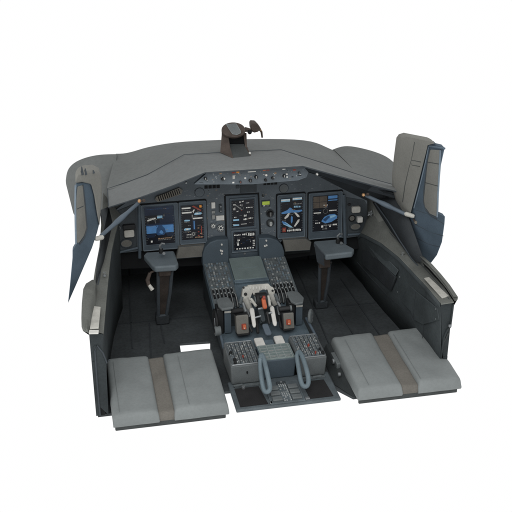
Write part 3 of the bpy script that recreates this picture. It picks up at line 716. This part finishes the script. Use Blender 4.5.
# forward sloping section
SL = Plane((0,.60,.150), X, V((0,.36,.075)))
LEN = .372
m = MB(); SL.bx(m, -.212,.205, 0, LEN, -.05, 0, 'console'); m.build('slope_body', cc, bevel=.004)
m = MB(); SL.bx(m, -.082,.076, .20, LEN-.002, 0, .018, 'console_top'); SL.bx(m, -.086,.080,.18,.20,0,.015,'console'); SL.bx(m,-.05,.04,.285,.2865,.018,.0185,'console')
m.build('slope_cover', cc, bevel=.004)
for s,(x0,x1) in ((-1,(-.208,-.092)),(1,(.086,.200))):
    m = MB(); SL.bx(m, x0,x1, .02, LEN-.004, 0,.006,'keybed')
    P_ = SL; nr = 15; nc = 8
    for i in range(nr):
        v0 = .155+i*(LEN-.165)/nr
        for j in range(nc):
            w = (x1-x0-.012)/nc; a = x0+.007+j*w
            if random.random() < .9:
                P_.bx(m, a,a+w*.62, v0, v0+.0075, .006, .006+random.uniform(.002,.005), ['keybed','graybox','steel','panel','keys','console'][(i*5+j*3+random.randint(0,1))%6])
    o_ = m.build('forward_keypad', cc)
    m = MB()
    for j in range(6):
        w = (x1-x0-.01)/6; a = x0+.006+j*w
        for v0,v1 in ((.085,.115),(.118,.150)):
            P_.bx(m, a,a+w*.45,v0,v1,.006,.016,'knob'); P_.bx(m,a+w*.5,a+w*.8,v0+.004,v1-.004,.006,.012,'graybox'); P_.bx(m,a+w*.02,a+w*.36,v1-.01,v1-.003,.016,.019,'keys')
    m.build('switch_row', o_)
    # toothed wheels just behind the arm pads
    m = MB()
    for j in range(3):
        xa = (-.145+j*.020) if s < 0 else (.095+j*.018)
        pts = [SL.p(xa, .075-.075*t, .010+.022*math.sin(math.pi*(.35+.6*t))) for t in [k/8 for k in range(9)]]
        m.tube(pts, .0055, 'knob', 8); m.tube([p+SL.n*.005+V((.001,0,0)) for p in pts], .0016, 'keys', 6)
    m.build('guard_lever', o_)
# end lobes against the panel and their marks
LB = Plane((0,.955,.2), X, V((0,.03,1)))
for pts,mk in (([(202.5,266),(202.5,254),(205,247),(210,242),(217,239.5),(228,239),(229,264.5)], ((221.5,244),(220.5,250),(222,250.5),(221.5,253))), ([(259.5,262),(258.5,238),(270,237.5),(277,240),(282,245),(284,251),(284.5,260)], ((266,240),(264.5,245.5),(266.3,244.8)))):
    m = MB(); m.prism([LB.at(*p, -.05) for p in pts], LB.n*.055, 'lobe'); o_ = m.build('end_lobe', cc, bevel=.004)
    m = MB()
    for px,py in mk: c = LB.at(px,py,.005); m.cyl(c, LB.n, .0048, .006, 'white', r2=.004)
    m.each('marker_light', o_)
# arm pads on posts
for pts,z,post,lb in (([(216.5,300),(219,297.5),(228,296.5),(233,303),(233.5,307),(222,309),(218.5,306)], .235, (-.178,.50),'l'), ([(286,292),(292,290.5),(299,292),(304,297.5),(303,302),(296,303.5),(291,301)], .225, (.155,.47),'r')):
    q = [atz(*p, z) for p in pts]; m = MB(); m.prism([p-Z*.012 for p in q], (0,0,.012), 'graybox'); o_ = m.build('arm_pad', cc, bevel=.004, seg=3)
    c = sum(q, V((0,0,0)))/len(q); c = V((c.x+.012,c.y-.012,0))
    m = MB(); m.box(c.x-.016,c.x+.014,c.y-.014,c.y+.014,.09,z-.012,'lobe'); m.box(c.x-.017,c.x+.015,c.y-.016,c.y-.013,z-.04,z-.03,'offwhite'); m.build('pad_post', cc, bevel=.003)
    m = MB(); m.box(c.x-.05,c.x-.018,c.y-.005,c.y+.05,.08,z-.02,'knob'); m.build('pad_housing', cc, bevel=.004)
# rollers
for p0,p1 in ((aty(231,311.5,.50),aty(244,310,.52)),(aty(279,309.5,.50),aty(291,308,.50))):
    m = MB(); m.tube([p0,p1],.013,'knob',14); m.tube([p0.lerp(p1,.9),p1+X*.002],.014,'graybox',14); m.build('roller', cc)
# trim boxes with orange knobs
for bx_,kn,lb in (((236.5,314.5,249.5,335),(243.8,326.5),'left taupe switch box with an orange knob'),((282.2,312.5,294.2,330),(288.3,322),'right taupe switch box with an orange knob')):
    TB = Plane((0,.44,.10), X, V((0,.30,1)))
    u0,u1,v0,v1 = TB.rect(*bx_); m = MB(); TB.rbx(m,u0,u1,v0-.004,v1,-.045,.0,.007,'knob'); 
    if lb.startswith('left'): TB.rbx(m,u0-.001,u1-.004,v0+.006,v1-.002,-.04,.004,.007,'taupe')
    else: TB.rbx(m,u0+.006,u1-.001,v0+.006,v1-.002,-.03,.004,.004,'taupe')
    o_ = m.build('switch_box', cc, bevel=.003); o_['label'] = lb
    u,v = TB.uv(*kn); m = MB(); TB.rbx(m,u-.011,u+.011,v-.013,v+.014,.003,.006,.004,'red'); TB.rbx(m,u-.006,u+.008,v-.010,v+.011,.005,.016,.004,'orange'); TB.bx(m,u-.003,u+.001,v-.006,v-.002,.016,.017,'glyph'); m.build('fuel_knob', o_, bevel=.002)
# white throttle frame
TF = Plane(V((0,.60,.16)), X, V((0,.45,1)))
tf = None
m = MB()
pts = [(242.5,289),(244,286.5),(247,286.5),(248,285),(268,283.5),(270,286),(273,287.5),(274.5,292),(272.5,296),(269,296.5),(267,289.5),(262.5,289.5),(259,291),(258.5,295),(254,296),(252,292.5),(250,298),(249,302),(244.5,302),(241.5,296)]
m.prism([TF.at(*p, -.02) for p in pts], TF.n*.032, 'offwhite')
for k in range(6): m.tube([TF.at(250+k*3,286.5,.013), TF.at(250.2+k*3,289+(k%2),.013)], .0025, 'white', 6)
for px,py in ((245,294),(243,287.5),(272,290.5)): m.cyl(TF.at(px,py,.012), TF.n, .0075 if px==245 else .005, .005, 'knob')
tf = m.build('throttle_frame', cc, bevel=.003)
m = MB(); m.tube([TF.at(246,302.3,.006),TF.at(272,300.5,.006)], .0062, 'white', 8); m.build('cross_bar', tf)
for pts,r in (([(245,298),(248,305),(251,311)],[.017,.016,.013]),([(271,293),(273,299),(275.5,305)],[.015,.016,.013])):
    m = MB(); m.tube([TF.at(*p,.004) for p in pts], r, 'offwhite', 10); m.cyl(TF.at(pts[1][0],pts[1][1],.012),TF.n,.005,.004,'knob'); m.build('link_arm', tf)
def lever(a, b_, w0, w1, mt, name, th=.012):
    A = V(a); B = V(b_); d = (B-A).normalized(); s_ = X; n_ = d.cross(s_).normalized()
    m = MB(); pts = []
    for i in range(9):
        t = i/8; c = A.lerp(B,t); w = (w0+(w1-w0)*t)*(1 if 0<i<8 else .6); m2 = th*(1 if 0<i<8 else .6)
        pts.append([c-s_*w-n_*m2/2, c+s_*w-n_*m2/2, c+s_*w+n_*m2/2, c-s_*w+n_*m2/2])
    vs = [p for r in pts for p in r]; fs = []
    for i in range(8):
        for j in range(4): fs.append([i*4+j,i*4+(j+1)%4,(i+1)*4+(j+1)%4,(i+1)*4+j])
    fs += [[3,2,1,0],[32,33,34,35]]
    m.add(vs,fs,mt); return m.build(name, cc, bevel=.003)
lever(aty(251.5,308,.54), aty(254.5,327.5,.44), .0115,.008,'white','thrust_lever'); lever(aty(271.5,306,.54), aty(275.3,326,.44), .0105,.0092,'white','thrust_lever')
lever(aty(247,309,.55), aty(249.3,317,.50), .006,.005,'steel','reverse_lever',.008); lever(aty(277.5,306,.55), aty(279.3,315,.50), .006,.005,'steel','reverse_lever',.008)
# dark hub and orange lever
m = MB(); c = aty(262,300,.56); m.cyl(c-X*.03,X,.036,.05,'knob',seg=24); m.cyl(c-X*.036,X,.022,.006,'graybox'); m.build('lever_hub', cc, bevel=.003)
o_ = lever(aty(263,297.5,.525), aty(265.2,309,.485), .009,.0105,'orange','flap_lever',.016)
m = MB(); m.cyl(aty(262.5,298,.52), X, .010,.012,'red'); m.cyl(aty(259.5,297,.52),X,.007,.01,'knob'); m.build('lever_pivot', o_)
for p0,p1,r,mt in (((243,303,.54),(246,312,.50),.006,'steel'),((251,299,.56),(256,306,.52),.007,'offwhite'),((268,296,.56),(270,306,.52),.007,'offwhite'),((276,299,.55),(281,308,.52),.006,'steel'),((254,318,.49),(261,316,.49),.005,'steel'),((266,314,.50),(272,312.5,.50),.005,'steel'),((246,318,.49),(252,332,.43),.005,'knob'),((279,317,.49),(281,328,.43),.005,'knob'),((258,309,.53),(266,307.5,.53),.006,'steel'),((242,297,.56),(240,304,.54),.008,'keybed'),((275,294,.56),(278,301,.54),.008,'keybed')):
    m = MB(); m.tube([aty(*p0), aty(*p1)], r, mt, 10); m.build('linkage', cc)
m = MB(); a = aty(257.5,314,.50); m.tube([aty(255.5,316,.52),aty(257,325,.46),aty(258,333,.42)],.007,'knob',8); m.tube([aty(267,312,.5),aty(269.5,324,.46)],.006,'knob',8); m.tube([aty(260,311,.54),aty(262.5,324,.48)],.013,'console_side',8); m.each('lever_slot', cc)
lever(aty(264.5,324,.46), aty(269,335.5,.40), .014,.015,'tube','speed_brake_lever',.012)
lever(aty(260,308,.54), aty(263.5,322,.47), .014,.010,'console_side','trim_cover',.014)
m = MB(); P = Plane((0,0,.086), X, Y); P.rbx(m,-.028,.018,.335,.40,0,.008,.006,'console'); m.build('lever_base', cc, bevel=.003)
# side trim wheels
m = MB(); c = V((-.222,.53,.14)); m.ring(c, X, .055, .005, 'knob',28); m.cyl(c-X*.004, X, .045, .008,'rubber'); m.tube([c+V((-.006,-.02,.03)),c+V((-.006,-.04,-.04))],.0025,'steel',6); m.build('trim_wheel', cc)
m = MB(); m.cyl((-.235,.47,.125), X, .022,.028,'graybox'); m.cyl((-.238,.47,.125), X, .012,.006,'knob'); m.build('trim_handle', cc, bevel=.003)
m = MB(); c = V((.218,.50,.135)); m.ring(c, V((1,-.5,.1)), .028, .007, 'graybox',24); m.cyl(c, V((1,-.5,.1)), .012,.01,'steel'); m.tube([c+V((0,-.01,-.028)),c+V((0,-.01,.028))],.005,'keybed',8); m.build('trim_wheel', cc)
# loop handles at the rear
for a in ([(260.5,358,.18),(261.5,355,.20),(263.5,358,.18),(266.5,370,.11),(269.3,383,.06),(269.8,389,.045),(267.5,391.8,.04),(264.5,390.8,.05),(262.5,384,.08),(261,374,.12),(260.3,364,.16)],
          [(297,355,.20),(299,352,.22),(302,356,.18),(305.5,366,.12),(308,376,.075),(308.3,383,.06),(306,386.5,.05),(302.5,385,.06),(300.5,379,.085),(299,370,.125),(297.5,361,.17)]):
    P0 = [aty(*p) for p in a]; n = len(P0); fine = []
    for i in range(n):
        p0,p1,p2,p3 = P0[i-1],P0[i],P0[(i+1)%n],P0[(i+2)%n]
        for k in range(4):
            t = k/4; fine.append(.5*((2*p1)+(p2-p0)*t+(2*p0-5*p1+4*p2-p3)*t*t+(3*p1-p0-3*p2+p3)*t**3))
    m = MB(); m.tube(fine, .0102, 'handle', 12, True); m.build('pull_handle', cc)

# ================================================================== CONTROL COLUMNS
def column(label, pad, cx, yb, px_hook, side):
    t = thing('control_column', label, 'control column', (cx,.78,0), 'control columns')
    q = [atz(a,b_,z) for a,b_,z in pad]
    m = MB(); m.prism([p-Z*.022 for p in q], (0,0,.022), 'console_top' if False else 'graybox'); m.build('top_pad', t, bevel=.006, seg=3)
    return t
# left
lc = thing('control_column', 'left control column with a grey pad, standing in the left footwell', 'control column', (-.42,.75,0), 'control columns')
rcn = thing('control_column', 'right control column with a grey pad, standing in the right footwell', 'control column', (.31,.75,0), 'control columns')
mat('pad', (92,101,106), .6, .1, 16, .08)
def build_col(t, top, base, z, hook, pc, foot, dark):
    q = [atz(a,b_,z) for a,b_ in top]
    m = MB(); m.prism([p-Z*.030 for p in q], (0,0,.030), 'pad'); m.build('top_pad', t, bevel=.008, seg=3)
    # tapering channel: two rails and a dark web
    (xl0,yl0,yy0),(xr0,yr0,_),(xl1,yl1,yy1),(xr1,yr1,_) = base
    A = aty(xl0,yl0,yy0); B = aty(xr0,yr0,yy0); C_ = aty(xl1,yl1,yy1); D_ = aty(xr1,yr1,yy1)
    m = MB(); m.tube([A,A.lerp(C_,.5),C_],.0085,'hood_edge',8); m.build('rail', t)
    m = MB(); m.tube([B,B.lerp(D_,.5)+X*.004,D_],.0085,'hood_edge',8); m.build('rail', t)
    m = MB(); m.prism([A,B,D_,C_], V((0,.012,0)), 'web'); m.tube([C_,D_],.008,'hood_edge',8); m.build('web', t)
    m = MB(); c = aty(*hook); m.cyl(c-Z*.02, Z, .010,.02,'knob'); m.tube([c,c+V((-.006,-.01,.02)),c+V((.004,-.012,.034)),c+V((.016,-.008,.028))],.005,'steel',8); m.cyl(c+V((.01,-.02,-.012)),-Y,.007,.006,'steel'); m.build('clip', t)
    m = MB(); c = (A+B)/2; m.box(c.x-.03,c.x+.025,c.y-.01,c.y+.02,c.z-.03,c.z+.025,'brown'); m.cyl((c.x-.035,c.y,c.z-.008),X,.008,.07,'knob'); m.build('pivot', t, bevel=.003)
    m = MB(); c = (C_+D_)/2; m.box(c.x-.032,c.x+.032,c.y-.006,c.y+.05,0,max(.03,c.z-.0),'foot'); m.build('foot_block', t, bevel=.006)
build_col(lc, [(143.5,255),(146,252),(174,250.5),(178.5,263),(176,265.5),(155,267),(152,265)], ((158,270,.74),(172,269,.74),(158.5,316,.80),(166.5,315,.80)), .37, (161,249,.76), 0, 0, 'brown')
m = MB(); a = aty(148.5,275,.72); m.tube([aty(150,273,.72),aty(147.5,280,.71),aty(149,286,.70)],[.008,.010,.009],'brown',8); m.tube([aty(149,285,.70),aty(152.5,290,.69)],[.008,.010],'offwhite',8); m.tube([aty(150,273,.72),aty(156,270,.735),aty(162,269,.75)],.005,'brown',8); m.build('side_grip', lc)
build_col(rcn, [(313.5,241),(337,239),(354.5,248.5),(352.5,252),(326,255),(322,252)], ((320,262,.74),(330,261,.74),(319,302,.80),(324.5,301,.80)), .37, (338,239,.76), 0, 0, 'brown')
m = MB(); q = [atz(a,b_,.34) for a,b_ in ((314,243),(321,254),(327,263),(318,262),(314,252))]; m.prism([aty(314,243,.68),aty(323,254,.64),aty(324,266,.66),aty(317,262,.70)], (.004,.004,0), 'hood_edge'); m.build('side_gusset', rcn)
# pedal shafts deep in the wells
for x0,y0,x1,y1,lb in ((196,268,206,315,'l'),(301,262,311,300,'r'),(343,262,355,300,'r2')):
    pass

# ================================================================== SIDE WINDOW PANELS
def ywin(px, right):
    if right: return .72-(px-398)*(.34/48)
    return .42+(px-70)*(.20/34)
def wp(px, py, right, dy=0): return aty(px, py, ywin(px, right)+dy)
rw = thing('side_window_panel', 'tall blue side panel with grey padded inserts at the right window', 'window panel', aty(430,262,.42))
def poly(mb, pts, right, d0, d1, mt):
    mb.prism([wp(a,b_,right,d0) for a,b_ in pts], V((.002,d1-d0,0)), mt)
m = MB(); poly(m, [(436,143.5),(428,145),(426,155),(419,185),(412,212),(400,210),(405,228),(414,246),(424,259),(431,263),(437,255),(442,242),(444.5,224),(445,216.5),(437,213),(439,190),(441,165),(444.5,149),(444,147),(433,144.5)], True, .0, .035, 'winblue'); m.build('panel_frame', rw, bevel=.004)
m = MB(); poly(m, [(399.5,141),(402,137.5),(407,136),(432,141),(436,143.5),(428,145.5),(425,158),(417,190),(411,213),(406,216),(399,205),(395.2,192),(395,178),(397,160)], True, -.022, .03, 'wingray'); m.build('padded_insert', rw, bevel=.010, seg=3)
m = MB()
for pts in ([(414.5,142),(413,152),(411.5,160)], [(411.5,160),(421,162)], [(411,162.5),(412,165),(420,166.5)], [(411.5,160),(409,168),(405,185),(402.5,202)]):
    m.tube([wp(a,b_,True,-.0245) for a,b_ in pts], .0016, 'seat_base', 6)
m.each('insert_seam', rw)
m = MB(); poly(m, [(430.5,150),(440.5,150.5),(439,170),(437.3,200),(436.5,217),(430,214),(425,207),(424,200),(426,180),(428,160)], True, -.006, .004, 'wingray'); m.build('padded_insert', rw, bevel=.003)
m = MB()
for pts in ([(427.5,162),(438.8,164)], [(425,182.5),(437.8,186)]): m.tube([wp(a,b_,True,-.0065) for a,b_ in pts], .0016, 'seat_base', 6)
m.tube([wp(a,b_,True,-.004) for a,b_ in [(430,149.5),(427,165),(424,190),(423.5,202),(426,210),(431,215.5),(436.5,218.5)]], .0028, 'hood_edge', 6)
m.each('insert_seam', rw)
m = MB(); m.tube([wp(a,b_,True,-.006) for a,b_ in [(440.5,150),(439.5,170),(438,195),(437.3,217)]], .0042, 'winedge', 8); m.tube([wp(a,b_,True,-.006) for a,b_ in [(429,146),(437,147.5),(444.5,148.5)]], .005, 'winblue', 8)
m.tube([wp(a,b_,True,-.004) for a,b_ in [(428.5,147),(426,160),(420,185),(414,208)]], .003, 'winedge', 8); m.each('edge_trim', rw)
m = MB()
for pts in ([(416,210),(428,214),(444,224)], [(411,222),(430,232),(443.5,236)], [(414,236),(428,244),(440,247)]): m.tube([wp(a,b_,True,-.0005) for a,b_ in pts], .0012, 'hood_edge', 6)
m.each('panel_seam', rw)
m = MB(); c = wp(415.5,222,True,-.004); m.cyl(c,-Y,.007,.008,'taupe2'); m.tube([wp(413.5,219,True,-.006),wp(415.5,222.5,True,-.008)],.005,'brown',8); m.build('catch', rw)
# dark inner jamb between ledge and window panel
m = MB(); m.add([aty(385,197,.93),aty(398,200,.72),aty(408,216,.64),aty(424,262,.43),aty(416,262,.475),aty(404,249,.60),aty(390,230,.73),aty(377,210,.87),aty(372,201,.96)],[(0,1,2,3,4,5,6,7,8)],'jamb'); m.build('window_jamb', rw, solid=.004)
m = MB(); m.tube([aty(375,203,.88),aty(388,221,.76),aty(400,241,.64),aty(412,259,.52),aty(418,266,.46)],.0035,'hood_edge',8); m.each('jamb_trim', rw)
# left
lw = thing('side_window_panel', 'narrow blue side panel ending in a long point at the left window', 'window panel', aty(70,300,.42))
m = MB(); poly(m, [(76,184),(82,183),(90,183),(93,186),(96,200),(99,225),(97,233),(92,248),(86,262),(77,283),(68,303.5),(69.5,290),(72.5,258),(72.5,250),(75.5,245),(75,225),(74.5,200)], False, 0, .03, 'winblue'); m.build('panel_frame', lw, bevel=.003)
m = MB(); poly(m, [(75.5,184),(75.3,179),(78,173.5),(84,171),(93,170.5),(99,173.5),(101.5,181),(102,195),(100.5,215),(99.5,227),(97,215),(94,196),(91,185),(82,183)], False, -.018, .06, 'wingray'); m.build('padded_insert', lw, bevel=.009, seg=3)
m = MB(); poly(m, [(77.3,187),(82.6,185.5),(84.5,205),(86.3,228),(84,236),(79,243),(76.5,243),(76,225),(76.2,200)], False, -.006, .004, 'wingray'); m.build('padded_insert', lw, bevel=.003)
m = MB(); m.tube([wp(a,b_,False,-.004) for a,b_ in [(82.8,185),(85,205),(86.8,228),(84.5,237),(79.5,244)]], .0035, 'hood_edge', 8)
m.tube([wp(77,209,False,-.0065),wp(83.5,206,False,-.0065)], .0016,'hood_edge',6); m.each('insert_seam', lw)
m = MB(); m.tube([wp(a,b_,False,-.004) for a,b_ in [(75.6,185),(75.2,205),(75.6,225),(76,244)]], .004, 'winedge', 8); m.each('edge_trim', lw)
for px,h in ((82.3,.028),(85.7,.02),(93.5,.006)):
    m = MB(); c = wp(px,174.5 if px < 90 else 173.0,False,-.019); m.cyl(c,Z,.0065,h+.006,'hood_edge',r2=.002); m.each('pin', lw)
m = MB()
m.add([aty(100,210,.80),aty(108,207,.90),aty(112,224,.80),aty(103,262,.60),aty(95.5,283,.46),aty(97,262,.58),aty(104,225,.70)],[(0,1,2,3,4,5,6)],'jamb'); m.build('window_jamb', lw, solid=.004)
m = MB(); m.tube([aty(109,209,.9),aty(108,228,.8),aty(104,250,.68),aty(100,272,.54),aty(97,292,.42)],.0035,'hood_edge',8); m.each('jamb_trim', lw)

# ================================================================== GRAB STRUTS
for lab,a,b_,cap0,cap1,br in (('slim blue strut from the left end of the glareshield to the left window panel',(138.5,203,.80),(101,236,.60),(103.5,237,.60),(95,239,.575),(139.5,201,.785)),
                       ('slim blue strut from the right end of the glareshield to the right window panel',(366,195.5,.76),(405,214,.62),(404.5,213.5,.62),(414.5,216.5,.59),(363.5,194.8,.745))):
    t = thing('grab_strut', lab, 'strut', aty(*a), 'struts at the window panels')
    A = aty(*a); B = aty(*b_); m = MB(); m.tube([A, A.lerp(B,.3), A.lerp(B,.45), A.lerp(B,.58), A.lerp(B,.7), B], [.0085,.009,.0125,.0125,.0095,.0085], 'tube', 14); m.build('rod', t)
    m = MB(); A = aty(*cap0); B = aty(*cap1); m.tube([A,A.lerp(B,.15),A.lerp(B,.85),B],[.006,.011,.010,.007],'offwhite',12); m.build('end_cap', t)
    m = MB(); c = aty(*br); m.cyl(c, V((-.3,-1,.2)), .009,.010,'brass',r2=.006); m.cyl(c+V((.018,0,.002)), V((.3,-1,.2)), .007,.008,'brown'); m.build('fitting', t, bevel=.001)

# ================================================================== COMPASS MOUNT ON TOP
hm = thing('compass_mount', 'brown hooded compass mount with a side arm standing on the grey shroud', 'compass', aty(238,157,1.05))
yb = .99
def h(px,py,dy=0): return aty(px,py,yb+dy)
m = MB(); m.prism([h(220,152.5,-.045),h(222,128,.03),h(227,131,0),h(229,147,-.05),h(232.5,158.5,-.135)], (.006,.004,0), 'brown')
m.prism([h(246,133,.02),h(246.5,147,-.03),h(251,157,-.125),h(245.5,150,-.04),h(243,133,.02)], (.004,.004,0), 'brown'); m.each('side_cheek', hm, bevel=.002)
m = MB(); m.prism([h(229,144,.0),h(244,144,.0),h(251,158,-.135),h(233,158.7,-.135)], (0,.006,-.006), 'seat_base'); m.build('ramp', hm, bevel=.001)
m = MB(); m.prism([h(227,131,.03),h(245,131,.03),h(245,148,.03),h(228,148,.03)], (0,.02,0), 'gap'); m.prism([h(222,130,.04),h(229,131,.01),h(229,146,.01),h(222,150,.04)], (.0,.01,0), 'brown'); m.build('hollow', hm)
m = MB(); c = h(233.5,129.5,.0)
n_ = V((0,-.50,.87)).normalized(); ex = X; ey = n_.cross(ex).normalized()
pts = [c+ex*.056*math.cos(a*math.pi/14)+ey*.046*math.sin(a*math.pi/14) for a in range(28)]
m.prism([p-n_*.012 for p in pts], n_*.012, 'brown'); o_ = m.build('cap', hm, bevel=.002)
m = MB(); q = [c+ex*a+ey*b_+n_*.001 for a,b_ in ((-.031,.034),(.019,.036),(.032,-.014),(.030,-.027),(.010,-.037),(-.010,-.030),(-.020,-.004))]; m.prism(q, n_*.0015, 'graybox'); m.build('glass', o_)
m = MB(); m.tube([h(245,129.5,.02),h(250,130,.02),h(256,130,.02)],[.012,.008,.010],'brown',10); m.cyl(h(249,131,.02)-Y*.012,-Y,.010,.008,'gap'); m.build('arm', hm)
m = MB(); m.prism([h(251,125),h(252,123),h(256.5,123.3),h(260,127),h(261,129.5),h(258,132),(h(254,133)),h(251.5,130)], (0,.05,0), 'brown'); m.build('lamp_head', hm, bevel=.004)
m = MB(); m.tube([h(259.5,129,.02),h(261.5,132,.02),h(262.2,137.5,.02)],[.006,.005,.004],'brown',8); m.tube([h(259.8,128,.01),h(261.2,131,.01)],.0035,'tan',8); m.build('lamp_stalk', hm)
m = MB(); m.cyl(h(249.7,152.8,-.10),-Y,.005,.006,'white'); m.cyl(h(248,147.5,-.03),-Y,.003,.006,'steel'); m.box(*(lambda p:(p.x-.008,p.x+.008,p.y,p.y+.004,p.z-.003,p.z+.003))(h(224,140.5,.0)),'graybox'); m.build('screw', hm)

# ================================================================== LIGHT, WORLD, CAMERA
w = bpy.data.worlds.new('World'); S.world = w; w.use_nodes = True
nt = w.node_tree; bg = nt.nodes['Background']
tc = nt.nodes.new('ShaderNodeTexCoord'); sx = nt.nodes.new('ShaderNodeSeparateXYZ'); mr = nt.nodes.new('ShaderNodeMapRange')
nt.links.new(tc.outputs['Generated'], sx.inputs[0]); nt.links.new(sx.outputs['Z'], mr.inputs['Value'])
mr.inputs['From Min'].default_value = -.05; mr.inputs['From Max'].default_value = .3
mr.inputs['To Min'].default_value = 1.0; mr.inputs['To Max'].default_value = .72
nt.links.new(mr.outputs[0], bg.inputs['Strength']); bg.inputs['Color'].default_value = (1,1,1,1)
ld = bpy.data.lights.new('soft_lamp', 'AREA'); ld.shape = 'DISK'; ld.size = 3.0; ld.energy = 85
lo = bpy.data.objects.new('soft_lamp', ld); COL.objects.link(lo); lo.location = (-1.0,-2.5,3.7)
lo.rotation_euler = (V((0,.5,.3))-lo.location).to_track_quat('-Z','Y').to_euler()
cd = bpy.data.cameras.new('Camera'); cam = bpy.data.objects.new('Camera', cd); COL.objects.link(cam)
cd.sensor_width = 36; cd.lens = 36*FPX/512; cd.clip_end = 100; cd.clip_start = .05
cam.location = CAM; cam.rotation_euler = FW.to_track_quat('-Z','Y').to_euler(); S.camera = cam
S.view_settings.view_transform = 'Standard'; S.view_settings.look = 'None'; S.view_settings.exposure = 0
S.render.resolution_x = 1024; S.render.resolution_y = 1024
